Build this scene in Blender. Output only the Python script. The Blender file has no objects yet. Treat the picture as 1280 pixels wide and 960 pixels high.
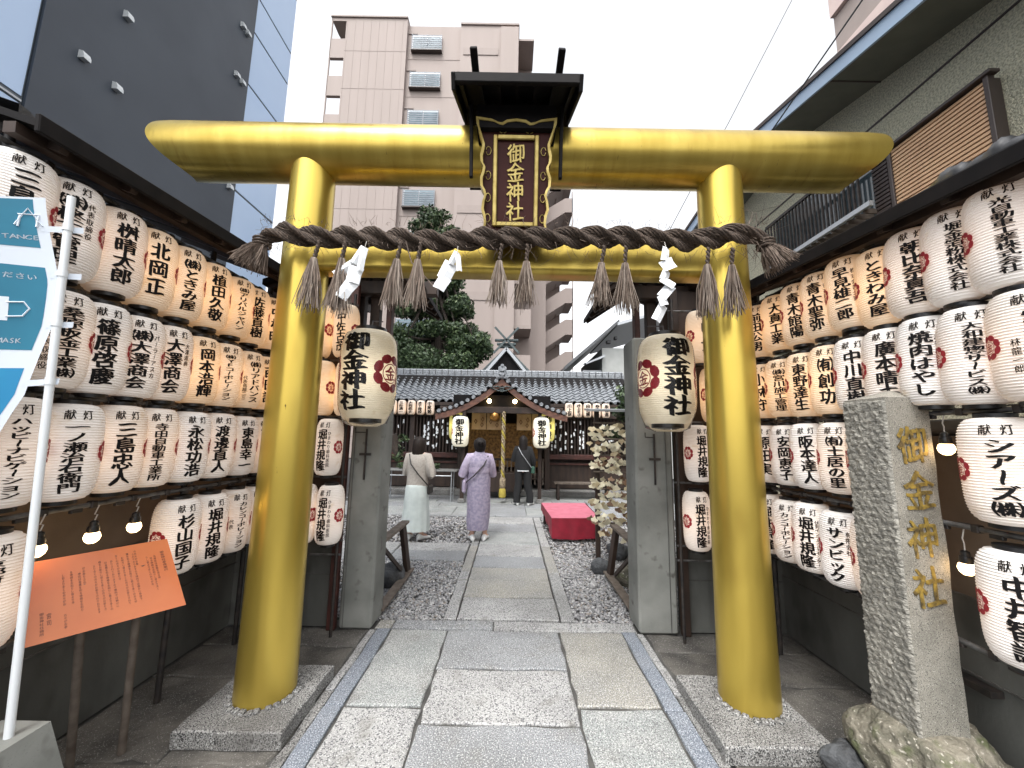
import bpy, bmesh, math, random
import numpy as np
from mathutils import Vector, Matrix
random.seed(7); rng = np.random.default_rng(7)
R = math.radians
scn = bpy.context.scene
col = scn.collection

# ------------------------------------------------------------ camera, world, sun, exposure
cd = bpy.data.cameras.new("camera"); cam = bpy.data.objects.new("camera", cd); col.objects.link(cam)
cd.sensor_width = 36.0; cd.lens = 36.0 * 481 / 1280; cd.clip_end = 3000; cd.clip_start = 0.02
cam.matrix_world = (Matrix.Translation((0, 0, 1.62)) @ Matrix.Rotation(R(90 + 7.7), 4, 'X') @ Matrix.Rotation(R(1.0), 4, 'Z'))
scn.camera = cam
w = bpy.data.worlds.new("World"); scn.world = w; w.use_nodes = True
nt = w.node_tree; nt.nodes.clear()
sky = nt.nodes.new('ShaderNodeTexSky'); sky.sky_type = 'NISHITA'; sky.sun_disc = False
SUN_EL, SUN_ROT = 62, 205
sky.sun_elevation = R(SUN_EL); sky.sun_rotation = R(SUN_ROT); sky.dust_density = 4; sky.air_density = 1.0
hs = nt.nodes.new('ShaderNodeHueSaturation'); hs.inputs['Saturation'].default_value = 0.12; hs.inputs['Value'].default_value = 1.35
bg = nt.nodes.new('ShaderNodeBackground'); bg.inputs[1].default_value = 0.15
wo = nt.nodes.new('ShaderNodeOutputWorld')
nt.links.new(sky.outputs[0], hs.inputs['Color']); nt.links.new(hs.outputs[0], bg.inputs[0]); nt.links.new(bg.outputs[0], wo.inputs[0])
sd = bpy.data.lights.new("sun", 'SUN'); sd.energy = 0.7; sd.angle = R(25); sd.color = (1, .97, .93)
so = bpy.data.objects.new("sun", sd); col.objects.link(so)
az = R(SUN_ROT)
sdir = Vector((math.sin(az) * math.cos(R(SUN_EL)), math.cos(az) * math.cos(R(SUN_EL)), math.sin(R(SUN_EL))))
so.rotation_euler = sdir.to_track_quat('Z', 'Y').to_euler()
scn.view_settings.view_transform = 'Standard'; scn.view_settings.look = 'None'
scn.view_settings.exposure = 1.15; scn.view_settings.gamma = 1
scn.cycles.max_bounces = 8; scn.cycles.diffuse_bounces = 4; scn.cycles.glossy_bounces = 3; scn.cycles.transparent_max_bounces = 8
scn.cycles.use_denoising = True; scn.cycles.caustics_reflective = False; scn.cycles.caustics_refractive = False
scn.cycles.sample_clamp_indirect = 6

# ------------------------------------------------------------ materials
M = {}
def mat(name, c, c2=None, ns=8, rough=.6, metal=0., bump=0., bs=60, bd=.01, speck=None, spec=.5, stretch=None,
        emit=None, es=0, contrast=(.35, .65), coat=0, dirt=None, alpha=None, detail=6):
    m = bpy.data.materials.new(name); m.use_nodes = True; n = m.node_tree; N = n.nodes; L = n.links
    b = N['Principled BSDF']
    b.inputs['Base Color'].default_value = (*c, 1); b.inputs['Roughness'].default_value = rough
    b.inputs['Metallic'].default_value = metal; b.inputs['Specular IOR Level'].default_value = spec
    if coat: b.inputs['Coat Weight'].default_value = coat; b.inputs['Coat Roughness'].default_value = .15
    g = N.new('ShaderNodeNewGeometry'); mp = N.new('ShaderNodeMapping')
    L.new(g.outputs['Position'], mp.inputs[0])
    if stretch: mp.inputs['Scale'].default_value = stretch
    last = None
    if c2:
        t = N.new('ShaderNodeTexNoise'); t.inputs['Scale'].default_value = ns; t.inputs['Detail'].default_value = detail
        L.new(mp.outputs[0], t.inputs['Vector'])
        r = N.new('ShaderNodeMapRange'); r.inputs[1].default_value, r.inputs[2].default_value = contrast
        L.new(t.outputs[0], r.inputs[0])
        x = N.new('ShaderNodeMix'); x.data_type = 'RGBA'; x.inputs[6].default_value = (*c, 1); x.inputs[7].default_value = (*c2, 1)
        L.new(r.outputs[0], x.inputs[0]); last = x.outputs[2]
    if speck:   # (scale, dark colour, threshold, light colour, threshold)
        for k, (sc, cc, lo, hi) in enumerate(speck):
            v = N.new('ShaderNodeTexNoise'); v.inputs['Scale'].default_value = sc; v.inputs['Detail'].default_value = 2
            v.noise_dimensions = '4D'; v.inputs['W'].default_value = 3.1 * k + 1
            L.new(mp.outputs[0], v.inputs['Vector'])
            r = N.new('ShaderNodeMapRange'); r.inputs[1].default_value = lo; r.inputs[2].default_value = hi
            L.new(v.outputs[0], r.inputs[0])
            x = N.new('ShaderNodeMix'); x.data_type = 'RGBA'; x.inputs[7].default_value = (*cc, 1)
            if last: L.new(last, x.inputs[6])
            else: x.inputs[6].default_value = (*c, 1)
            L.new(r.outputs[0], x.inputs[0]); last = x.outputs[2]
    if last: L.new(last, b.inputs['Base Color'])
    if bump:
        t = N.new('ShaderNodeTexNoise'); t.inputs['Scale'].default_value = bs; t.inputs['Detail'].default_value = 6
        L.new(mp.outputs[0], t.inputs['Vector'])
        bp = N.new('ShaderNodeBump'); bp.inputs['Strength'].default_value = bump; bp.inputs['Distance'].default_value = bd
        L.new(t.outputs[0], bp.inputs['Height']); L.new(bp.outputs[0], b.inputs['Normal'])
    if emit:
        b.inputs['Emission Color'].default_value = (*emit, 1); b.inputs['Emission Strength'].default_value = es
    M[name] = m
    return m

mat('gold', (.60, .44, .09), (.52, .375, .07), 3, .29, .78, bump=.10, bs=9, bd=.005, stretch=(1, 1, .35), speck=[(34, (.10, .07, .02), .735, .76), (5, (.40, .27, .05), .58, .85)])
mat('gold_beam', (.50, .37, .085), (.40, .285, .055), 5, .31, .82, bump=.2, bs=30, bd=.004, stretch=(1.6, .35, .35), speck=[(60, (.14, .09, .03), .70, .76), (14, (.34, .22, .045), .60, .8)])
mat('gilt', (.46, .36, .12), (.34, .25, .07), 20, .42, .55)
mat('maroon', (.042, .009, .007), (.045, .010, .008), 14, .5, spec=.15)
mat('black_wood', (.007, .0065, .007), (.012, .010, .010), 12, .7, spec=.15)
mat('dark_wood', (.020, .012, .009), (.045, .026, .018), 10, .62, bump=.3, bs=30, bd=.004, stretch=(1, 1, .2))
mat('old_wood', (.16, .13, .105), (.09, .07, .055), 14, .75, bump=.4, bs=40, bd=.004)
mat('red_wood', (.075, .022, .016), (.04, .014, .011), 10, .6, bump=.2, bs=40, bd=.003)
mat('brown_wood', (.19, .085, .055), (.09, .045, .035), 14, .65, bump=.3, bs=30, bd=.004, stretch=(.3, 1, 1))
mat('rope', (.10, .07, .052), (.032, .023, .017), 90, .9, bump=.8, bs=260, bd=.004)
mat('straw', (.24, .18, .14), (.085, .062, .048), 60, .85, stretch=(1, 1, .15))
mat('straw_pale', (.36, .30, .25), (.20, .16, .13), 60, .85, stretch=(1, 1, .15))
mat('paper_white', (.82, .84, .86), None, rough=.7)
mat('black_metal', (.018, .018, .019), (.05, .04, .035), 20, .5, .2)
mat('grey_pipe', (.16, .16, .16), (.07, .065, .06), 20, .5, .3)
mat('black_plastic', (.010, .010, .011), None, rough=.35)
mat('ink', (.008, .0075, .008), None, rough=.7, spec=.15)
mat('crest_red', (.40, .018, .03), (.30, .015, .025), 60, .6)
GS = [(1.7, (.13, .135, .125), .50, .90), (6, (.19, .185, .165), .56, .82), (150, (.11, .11, .115), .49, .60), (120, (.52, .52, .51), .54, .64)]
mat('granite_grey', (.30, .315, .325), (.22, .23, .24), 2.2, .8, bump=.5, bs=180, bd=.003, speck=GS)
mat('granite_pale', (.40, .40, .39), (.29, .29, .285), 2.2, .8, bump=.5, bs=160, bd=.003,
    speck=[(1.5, (.17, .17, .155), .52, .95), (105, (.10, .10, .105), .51, .59), (120, (.58, .58, .57), .54, .64), (7, (.20, .195, .175), .56, .80)])
mat('granite_blue', (.165, .19, .225), (.22, .24, .265), 3, .8, bump=.5, bs=180, bd=.003, speck=[(170, (.07, .085, .11), .51, .58), (150, (.48, .5, .54), .55, .62)])
mat('granite_yellow', (.355, .335, .28), (.28, .275, .25), 2, .8, bump=.5, bs=180, bd=.003, speck=GS)
mat('granite_green', (.27, .295, .285), (.36, .37, .355), 4, .8, bump=.5, bs=160, bd=.003, speck=GS)
mat('granite_dark', (.19, .185, .175), (.30, .295, .28), 5, .78, bump=.7, bs=120, bd=.004, speck=[(140, (.03, .03, .03), .50, .56), (130, (.46, .46, .45), .57, .64), (2.5, (.07, .065, .06), .55, .8)])
mat('old_paving', (.13, .12, .105), (.05, .047, .042), 4, .8, bump=1, bs=25, bd=.012, speck=[(160, (.32, .31, .29), .6, .68)])
mat('worn_granite', (.13, .122, .11), (.06, .057, .052), 5, .8, bump=.8, bs=60, bd=.008, speck=[(110, (.26, .25, .235), .58, .68)])
mat('mortar', (.10, .098, .09), (.05, .048, .045), 9, .9, bump=.8, bs=90, bd=.006)
mat('asphalt', (.05, .05, .052), (.035, .035, .036), 9, .9, bump=.6, bs=160, bd=.005)
mat('soil', (.07, .065, .06), (.045, .04, .038), 9, .95, bump=.8, bs=60, bd=.01)
for i, c in enumerate([(.34, .34, .345), (.46, .455, .45), (.58, .575, .57), (.38, .34, .30), (.20, .20, .205)]):
    mat('pebble_%d' % i, c, tuple(.7 * x for x in c), 70, .75)
mat('concrete', (.25, .255, .235), (.15, .155, .142), 2.6, .85, bump=.35, bs=70, bd=.004, speck=[(9, (.10, .095, .085), .62, .72), (200, (.12, .12, .12), .66, .72)])
mat('concrete_wall', (.135, .138, .126), (.06, .06, .054), 1.6, .88, bump=.4, bs=50, bd=.005, stretch=(1, 1, .5), speck=[(5, (.035, .035, .03), .56, .80), (3, (.19, .19, .175), .62, .82)])
mat('brown_plaster', (.15, .12, .09), (.115, .09, .068), 5, .9, bump=.3, bs=90, bd=.003)
mat('monument', (.33, .31, .265), (.21, .20, .17), 6, .85, bump=.5, bs=170, bd=.003, speck=[(230, (.05, .05, .045), .56, .63), (220, (.5, .49, .44), .6, .68), (3.5, (.15, .10, .075), .6, .85)])
mat('monument_rough', (.40, .38, .33), (.24, .23, .20), 22, .85, bump=1, bs=48, bd=.022, stretch=(1, 1, 1.8), speck=[(3, (.13, .125, .11), .55, .8)])
mat('rock', (.25, .225, .175), (.10, .095, .07), 8, .85, bump=1, bs=26, bd=.03, speck=[(14, (.11, .12, .06), .55, .7), (60, (.42, .39, .33), .6, .7)])
mat('rock_dark', (.085, .09, .095), (.04, .042, .045), 8, .7, bump=1, bs=22, bd=.03)
mat('gold_paint', (.40, .28, .06), (.10, .075, .035), 30, .5, .3, bump=.6, bs=120, bd=.003)
mat('tile', (.36, .38, .40), (.13, .14, .155), 22, .36, bump=.2, bs=60, bd=.003, contrast=(.3, .7))
mat('tile_dark', (.05, .052, .056), (.025, .026, .028), 12, .3, bump=.4, bs=30, bd=.01)
mat('copper_green', (.10, .13, .13), (.06, .075, .078), 10, .6)
mat('apt_tile', (.35, .293, .268), (.328, .275, .25), 1.2, .75, stretch=(1, 1, .12))
mat('apt_trim', (.325, .272, .248), (.305, .255, .232), 2, .75)
mat('pink_wall', (.62, .50, .46), (.57, .45, .42), 1, .8)
mat('dark_facade', (.034, .044, .060), (.045, .057, .075), .8, .5, bump=.15, bs=3, bd=.02)
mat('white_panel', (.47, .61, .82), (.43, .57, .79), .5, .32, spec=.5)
mat('panel_joint', (.10, .12, .14), None, rough=.6)
mat('vent_metal', (.62, .65, .66), None, rough=.35, metal=.3)
mat('stucco', (.66, .62, .46), (.40, .385, .28), 60, .95, bump=1, bs=75, bd=.02, contrast=(.42, .6))
mat('soffit', (.17, .175, .14), (.13, .135, .11), 3, .8)
mat('fascia_blue', (.36, .47, .60), None, rough=.35)
mat('slat_tan', (.62, .40, .23), (.56, .35, .20), 6, .5)
mat('shutter_frame', (.06, .045, .04), None, rough=.5)
mat('glass', (.05, .07, .08), None, rough=.06, spec=.9)
mat('blind_glass', (.22, .30, .34), (.14, .19, .22), 1.5, .2)
mat('guard', (.22, .25, .29), None, rough=.5)
mat('alu', (.42, .44, .46), None, rough=.4, metal=.4)
mat('brick', (.30, .10, .06), (.22, .075, .05), 30, .85)
mat('house_pale', (.45, .46, .44), (.40, .41, .39), 3, .85)
mat('house_roof', (.11, .115, .12), (.07, .075, .08), 8, .5)
mat('white_paint', (.75, .78, .80), None, rough=.35)
mat('flag_white', (.70, .76, .84), None, rough=.7)
mat('flag_teal', (.012, .16, .26), (.015, .19, .30), 6, .6)
mat('flag_blue', (.012, .22, .45), (.015, .26, .48), 6, .6)
mat('board_orange', (.66, .185, .05), (.60, .155, .042), 5, .45, coat=.6)
mat('print_dark', (.10, .03, .02), None, rough=.5)
mat('red_cloth', (.27, .010, .028), (.20, .008, .02), 8, .6, bump=.3, bs=12, bd=.01)
mat('red_cloth_lit', (.54, .16, .22), (.46, .12, .17), 8, .6, bump=.2, bs=12, bd=.01)  # same red cloth on the top, light from above put into a paler colour
mat('leaf_dark', (.024, .046, .018), (.04, .07, .026), 6, .55)
mat('leaf_mid', (.05, .085, .035), (.075, .115, .045), 6, .55)
mat('leaf_light', (.11, .155, .06), None, rough=.5)
mat('bark', (.06, .045, .035), (.03, .024, .02), 12, .9, bump=.6, bs=30, bd=.01)
mat('ema', (.66, .57, .38), (.50, .40, .24), 14, .65)
mat('ema_pale', (.78, .73, .56), (.66, .60, .42), 14, .65)
mat('ema_brown', (.30, .19, .12), (.2, .12, .075), 14, .65)
mat('curtain', (.66, .45, .26), (.58, .38, .21), 8, .8)
mat('curtain_pattern', (.22, .10, .04), None, rough=.8)
mat('altar_gold', (.26, .14, .04), (.05, .025, .01), 14, .5, .3, emit=(1, .5, .15), es=.015)  # faint glow added to the gilding, which is no lamp
mat('bell_rope', (.46, .37, .24), (.16, .12, .08), 30, .8)
mat('bell_tassel', (.45, .36, .06), (.36, .28, .05), 30, .8)
mat('skin', (.56, .34, .25), None, rough=.5)
mat('hair', (.008, .006, .006), (.014, .010, .008), 60, .6, spec=.25, stretch=(1, 1, .1))
mat('hair_brown', (.022, .013, .009), (.012, .008, .006), 60, .6, spec=.25, stretch=(1, 1, .1))
mat('knit_cream', (.46, .42, .37), (.38, .34, .30), 40, .9, bump=.5, bs=120, bd=.004)
mat('skirt_white', (.58, .63, .60), (.50, .55, .53), 10, .75)
mat('kimono', (.38, .335, .43), (.27, .235, .33), 26, .75, contrast=(.4, .6))
mat('kimono_pale', (.5, .44, .55), (.4, .33, .45), 26, .75)
mat('obi', (.50, .40, .56), (.36, .28, .42), 20, .6)
mat('black_cloth', (.013, .013, .014), None, rough=.85)
mat('shoe_white', (.80, .80, .78), None, rough=.5)
mat('strap', (.03, .025, .022), None, rough=.5)
mat('bag_green', (.03, .09, .06), None, rough=.6)
mat('table_grey', (.25, .25, .24), (.16, .16, .155), 20, .7)
mat('wire', (.03, .03, .03), None, rough=.5)
mat('cord_white', (.45, .42, .38), None, rough=.5)
mat('bulb', (1, .9, .75), None, rough=.3, emit=(1, .66, .32), es=4.5)
mat('bulb_far', (1, .9, .75), None, rough=.3, emit=(1, .72, .36), es=14)
mat('bell', (.45, .22, .06), (.3, .15, .04), 20, .3, .8)

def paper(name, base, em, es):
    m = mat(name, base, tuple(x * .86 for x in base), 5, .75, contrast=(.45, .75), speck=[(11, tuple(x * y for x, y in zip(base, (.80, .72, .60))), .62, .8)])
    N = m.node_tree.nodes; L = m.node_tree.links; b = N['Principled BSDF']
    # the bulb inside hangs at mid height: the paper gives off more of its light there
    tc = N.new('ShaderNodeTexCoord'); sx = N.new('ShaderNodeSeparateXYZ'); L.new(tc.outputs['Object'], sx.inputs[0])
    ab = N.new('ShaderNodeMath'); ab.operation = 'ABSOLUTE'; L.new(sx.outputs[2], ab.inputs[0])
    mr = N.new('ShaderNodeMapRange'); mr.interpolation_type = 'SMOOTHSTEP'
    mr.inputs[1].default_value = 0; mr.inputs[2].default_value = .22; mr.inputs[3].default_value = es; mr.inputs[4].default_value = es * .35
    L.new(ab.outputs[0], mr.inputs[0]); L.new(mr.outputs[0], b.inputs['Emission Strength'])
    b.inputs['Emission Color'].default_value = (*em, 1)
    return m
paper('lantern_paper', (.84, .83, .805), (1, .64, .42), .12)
paper('lantern_paper_warm', (.76, .69, .58), (1, .56, .27), .24)  # upper far lanterns: bulb glow away from daylight put into the paper colour
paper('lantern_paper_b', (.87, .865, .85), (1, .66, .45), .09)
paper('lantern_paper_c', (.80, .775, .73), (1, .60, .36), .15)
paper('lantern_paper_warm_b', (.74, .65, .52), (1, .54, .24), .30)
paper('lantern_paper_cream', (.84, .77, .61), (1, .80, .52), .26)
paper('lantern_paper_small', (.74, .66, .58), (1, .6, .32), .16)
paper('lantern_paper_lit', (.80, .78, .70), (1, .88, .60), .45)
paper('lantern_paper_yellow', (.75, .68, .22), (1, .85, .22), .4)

# ------------------------------------------------------------ mesh helpers
class MB:
    def __init__(s): s.v = []; s.f = []; s.n = 0
    def add(s, vs, fs):
        s.v.extend([tuple(p) for p in vs]); s.f.extend([tuple(i + s.n for i in f) for f in fs]); s.n += len(vs); return s
    def box(s, c, d, rot=None, ch=0.0):
        x, y, z = (q / 2 for q in d); c = Vector(c)
        if ch > 0:
            ch = min(ch, x * .9, y * .9, z * .9)
            bm = bmesh.new(); bmesh.ops.create_cube(bm, size=2)
            for v in bm.verts: v.co = Vector((v.co.x * x, v.co.y * y, v.co.z * z))
            bmesh.ops.bevel(bm, geom=bm.edges[:], offset=ch, segments=1, affect='EDGES')
            bm.verts.index_update()
            vs = [v.co.copy() for v in bm.verts]; fs = [[v.index for v in f.verts] for f in bm.faces]; bm.free()
        else:
            vs = [Vector((a * x, b * y, e * z)) for a in (-1, 1) for b in (-1, 1) for e in (-1, 1)]
            fs = [(0, 1, 3, 2), (4, 6, 7, 5), (0, 4, 5, 1), (2, 3, 7, 6), (0, 2, 6, 4), (1, 5, 7, 3)]
        if rot is not None: vs = [rot @ v for v in vs]
        return s.add([v + c for v in vs], fs)
    def beam(s, p0, p1, w, h, up=(0, 0, 1), ch=0):
        p0, p1 = Vector(p0), Vector(p1); d = p1 - p0; L = d.length; d.normalize(); up = Vector(up)
        if abs(d.dot(up)) > .98: up = Vector((0, 1, 0))
        x = d.cross(up).normalized(); z = x.cross(d).normalized()
        rot = Matrix((x, d, z)).transposed()
        return s.box((p0 + p1) / 2, (w, L, h), rot, ch)
    def tube(s, pts, r, n=8, cap=True, ph=0):
        pts = [Vector(p) for p in pts]; m = len(pts)
        rr = r if hasattr(r, '__len__') else [r] * m
        t = (pts[1] - pts[0]).normalized(); a = Vector((0, 0, 1))
        if abs(t.dot(a)) > .9: a = Vector((0, 1, 0))
        u = t.cross(a).normalized(); vs = []
        for i, p in enumerate(pts):
            t = (pts[min(i + 1, m - 1)] - pts[max(i - 1, 0)])
            t = t.normalized() if t.length > 1e-9 else Vector((0, 0, 1))
            u = (u - t * u.dot(t)); u = u.normalized() if u.length > 1e-6 else t.orthogonal().normalized()
            b = t.cross(u)
            for k in range(n):
                q = 2 * math.pi * k / n + ph
                vs.append(p + (u * math.cos(q) + b * math.sin(q)) * rr[i])
        fs = [(i * n + k, i * n + (k + 1) % n, (i + 1) * n + (k + 1) % n, (i + 1) * n + k) for i in range(m - 1) for k in range(n)]
        if cap: fs += [tuple(range(n))[::-1], tuple(range((m - 1) * n, m * n))]
        return s.add(vs, fs)
    def lathe(s, prof, n=24, c=(0, 0, 0), cap=True):
        c = Vector(c); vs = []; m = len(prof)
        for r, z in prof:
            for k in range(n):
                q = 2 * math.pi * k / n; vs.append(c + Vector((r * math.cos(q), r * math.sin(q), z)))
        fs = [(i * n + k, i * n + (k + 1) % n, (i + 1) * n + (k + 1) % n, (i + 1) * n + k) for i in range(m - 1) for k in range(n)]
        if cap: fs += [tuple(range(n))[::-1], tuple(range((m - 1) * n, m * n))]
        return s.add(vs, fs)
    def prism(s, poly, ax, a, b):      # poly: 2D points; extruded along axis ax from a to b
        def P(p, t):
            return {0: (t, p[0], p[1]), 1: (p[0], t, p[1]), 2: (p[0], p[1], t)}[ax]
        n = len(poly); vs = [P(p, a) for p in poly] + [P(p, b) for p in poly]
        fs = [tuple(range(n)), tuple(range(n, 2 * n))[::-1]] + [(i, i + n, (i + 1) % n + n, (i + 1) % n) for i in range(n)]
        return s.add(vs, fs)
    def quadgrid(s, P, nu, nv):
        vs = [P(i / nu, j / nv) for j in range(nv + 1) for i in range(nu + 1)]
        fs = [(j * (nu + 1) + i, j * (nu + 1) + i + 1, (j + 1) * (nu + 1) + i + 1, (j + 1) * (nu + 1) + i) for j in range(nv) for i in range(nu)]
        return s.add(vs, fs)
    def mesh(s, name, m, smooth=None):
        me = bpy.data.meshes.new(name); me.from_pydata(s.v, [], s.f); me.validate(); me.materials.append(M[m] if isinstance(m, str) else m)
        bm = bmesh.new(); bm.from_mesh(me); bmesh.ops.recalc_face_normals(bm, faces=bm.faces[:]); bm.to_mesh(me); bm.free()
        if smooth is not None:
            me.polygons.foreach_set('use_smooth', [True] * len(me.polygons)); me.set_sharp_from_angle(angle=R(smooth))
        return me
    def build(s, name, m, parent=None, smooth=None):
        return link(name, s.mesh(name, m, smooth), parent)
def link(name, me, parent=None, loc=None, rot=None):
    o = bpy.data.objects.new(name, me); col.objects.link(o)
    if parent: o.parent = parent
    if loc: o.location = loc
    if rot: o.rotation_euler = rot
    return o
def tag(o, label=None, cat=None, group=None, kind=None):
    if label: o['label'] = label
    if cat: o['category'] = cat
    if group: o['group'] = group
    if kind: o['kind'] = kind
    return o
def thing(name, label, cat, loc=(0, 0, 0), rz=0, group=None, rot=None):
    o = bpy.data.objects.new(name, None); col.objects.link(o); o.location = loc; o.empty_display_size = .1
    o.rotation_euler = rot if rot else (0, 0, rz)
    return tag(o, label, cat, group)
def copy_tree(o, parent=None):
    c = o.copy(); col.objects.link(c)
    if parent: c.parent = parent
    for ch in [q for q in bpy.data.objects if q.parent == o]: copy_tree(ch, c)
    return c
def solidify(o, t, off=0):
    md = o.modifiers.new('thickness', 'SOLIDIFY'); md.thickness = t; md.offset = off; return o

# ------------------------------------------------------------ lettering
_g = {}
def glyph(ch, bold=.022):
    k = (ch, bold)
    if k in _g: return _g[k]
    c = bpy.data.curves.new('glyph', 'FONT'); c.body = ch; c.size = 1; c.resolution_u = 2
    o = bpy.data.objects.new('glyph', c); col.objects.link(o)
    me = bpy.data.meshes.new_from_object(o.evaluated_get(bpy.context.evaluated_depsgraph_get()))
    bm = bmesh.new(); bm.from_mesh(me)
    for i in range(1, 8):
        bmesh.ops.bisect_plane(bm, geom=bm.verts[:] + bm.edges[:] + bm.faces[:], plane_co=(i / 8, 0, 0), plane_no=(1, 0, 0))
    for i in (.12, .37, .62):
        bmesh.ops.bisect_plane(bm, geom=bm.verts[:] + bm.edges[:] + bm.faces[:], plane_co=(0, i, 0), plane_no=(0, 1, 0))
    bmesh.ops.triangulate(bm, faces=bm.faces[:]); bm.verts.index_update()
    v = np.array([q.co[:2] for q in bm.verts], dtype=float).reshape(-1, 2); f = [tuple(q.index for q in t.verts) for t in bm.faces]
    bm.free(); bpy.data.objects.remove(o); bpy.data.curves.remove(c); bpy.data.meshes.remove(me)
    if len(v):
        if ord(ch) < 128: v[:, 0] += (1 - (v[:, 0].max() + v[:, 0].min())) / 2; v[:, 1] += .02
        x = v[:, 0] - .5; y = v[:, 1] - .38
        # brush hand: strokes rise to the right, edges waver a little
        y2 = y + .10 * x + .018 * np.sin(9 * x + 3 * y) ; x2 = x + .012 * np.sin(11 * y + 2 * x) - .03 * y
        # a slanted nib: copies drawn out along its edge thicken the uprights more than the bars
        V, F = [], []; K = 1 if bold < .015 else 4
        for q in range(K):
            t = 0 if K == 1 else (q / (K - 1) * 2 - 1)
            F += [tuple(i + q * len(x2) for i in fc) for fc in f]
            V.append(np.stack([x2 + t * bold * .85, y2 - t * bold * .42, np.full(len(x2), float(q))], 1))
        v = np.concatenate(V); f = F
    _g[k] = (v, f); return _g[k]
def column(chars, u, v_top, v_bot, wmax, bold=.022, rot_long=True):
    """glyphs of one vertical line, centred on u, from v_top down to v_bot"""
    out = []; n = len(chars); cell = (v_top - v_bot) / n
    for i, ch in enumerate(chars):
        if ch == ' ': continue
        v, f = glyph(ch, bold)
        if not len(v): continue
        v = v.copy()
        if ch in 'ー－': v = np.stack([v[:, 1] + 0, v[:, 0], v[:, 2]], 1)
        hs_ = min(cell * 1.06, wmax * 1.15); jx = random.uniform(-.03, .03) * wmax
        p = np.stack([v[:, 0] * wmax + u + jx, v[:, 1] * hs_ + v_top - (i + .5) * cell, v[:, 2]], 1)
        out.append((p, f))
    return out
def wrapped(items, fn, name, m, parent=None):
    mb = MB()
    for p, f in items:
        mb.add([fn(q[0], q[1], (q[2] if len(q) > 2 else 0)) for q in p], f)
    me = bpy.data.meshes.new(name); me.from_pydata(mb.v, [], mb.f); me.materials.append(M[m])
    return link(name, me, parent)

# lantern shape
def lan_r(z, Rr=.118, H=.218, re=.064):
    t = min(1, abs(z) / H)
    return re + (Rr - re) * (1 - t ** 4.6) ** (1 / 2.1)
def lantern_body(name, m, Rr=.118, H=.218, re=.064, ribs=36, n=28, amp=.0021):
    pr = []
    K = ribs * 2
    for i in range(K + 1):
        z = -H + 2 * H * i / K; pr.append((lan_r(z, Rr, H, re) + (amp if i % 2 else -amp), z))
    return MB().lathe(pr, n, cap=False).mesh(name, m, 50)
body_mesh = [[lantern_body('lantern_shade', m) for m in ('lantern_paper', 'lantern_paper_b', 'lantern_paper_c')], [lantern_body('lantern_shade', m) for m in ('lantern_paper_warm', 'lantern_paper_warm_b')]]
for grp_ in body_mesh:      # hand-made paper shades: each kind a little out of true
    for i_, me_ in enumerate(grp_):
        for v_ in me_.vertices:
            a_ = math.atan2(v_.co.y, v_.co.x); k_ = 1 + .006 * math.sin(3 * a_ + 2 * i_ + v_.co.z * 9) + .005 * math.sin(5 * a_ - v_.co.z * 14 + i_)
            v_.co.x *= k_; v_.co.y *= k_
capm = MB().lathe([(.05, -.012), (.062, -.010), (.062, .009), (.05, .012)], 20).mesh('cap_ring', 'black_plastic', 40)
def crest_items(s=1.0, ch='金'):
    it = []
    for k in range(8):
        a = 2 * math.pi * (k + .5) / 8; cx, cy = .040 * s * math.cos(a), .040 * s * math.sin(a)
        pts = []
        for q in range(10):
            b = 2 * math.pi * q / 10; pr = .0168 * s * math.cos(b); pt = .0122 * s * math.sin(b)
            x = cx + pt * math.cos(a) * 1 - pr * math.sin(a); y = cy + pt * math.sin(a) + pr * math.cos(a)
            pts.append((x, y))
        it.append((np.array([(cx, cy)] + pts), [(0, 1 + q, 1 + (q + 1) % 10) for q in range(10)]))
    n = 32; ring = []
    for q in range(n):
        a = 2 * math.pi * q / n; ring += [(.024 * s * math.cos(a), .024 * s * math.sin(a)), (.0265 * s * math.cos(a), .0265 * s * math.sin(a))]
    it.append((np.array(ring), [((2 * q), (2 * q + 1), (2 * q + 3) % (2 * n), (2 * q + 2) % (2 * n)) for q in range(n)]))
    v, f = glyph(ch, .03); it.append((v * np.array([.040 * s, .040 * s, 1]), f))
    return it
def lan_fn(a0=0, Rr=.118, H=.218, re=.064, lift=.0034):
    def fn(u, v, k=0):
        r = lan_r(v, Rr, H, re) + lift + k * .00018; t = u / Rr + a0
        return (r * math.sin(t), -r * math.cos(t), v)
    return fn
_c = wrapped(crest_items(), lan_fn(R(68)), 'crest', 'crest_red'); crest_mesh = [_c.data]; bpy.data.objects.remove(_c)
_c = wrapped(crest_items(), lan_fn(R(-68)), 'crest', 'crest_red'); crest_mesh.append(_c.data); bpy.data.objects.remove(_c)

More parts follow.
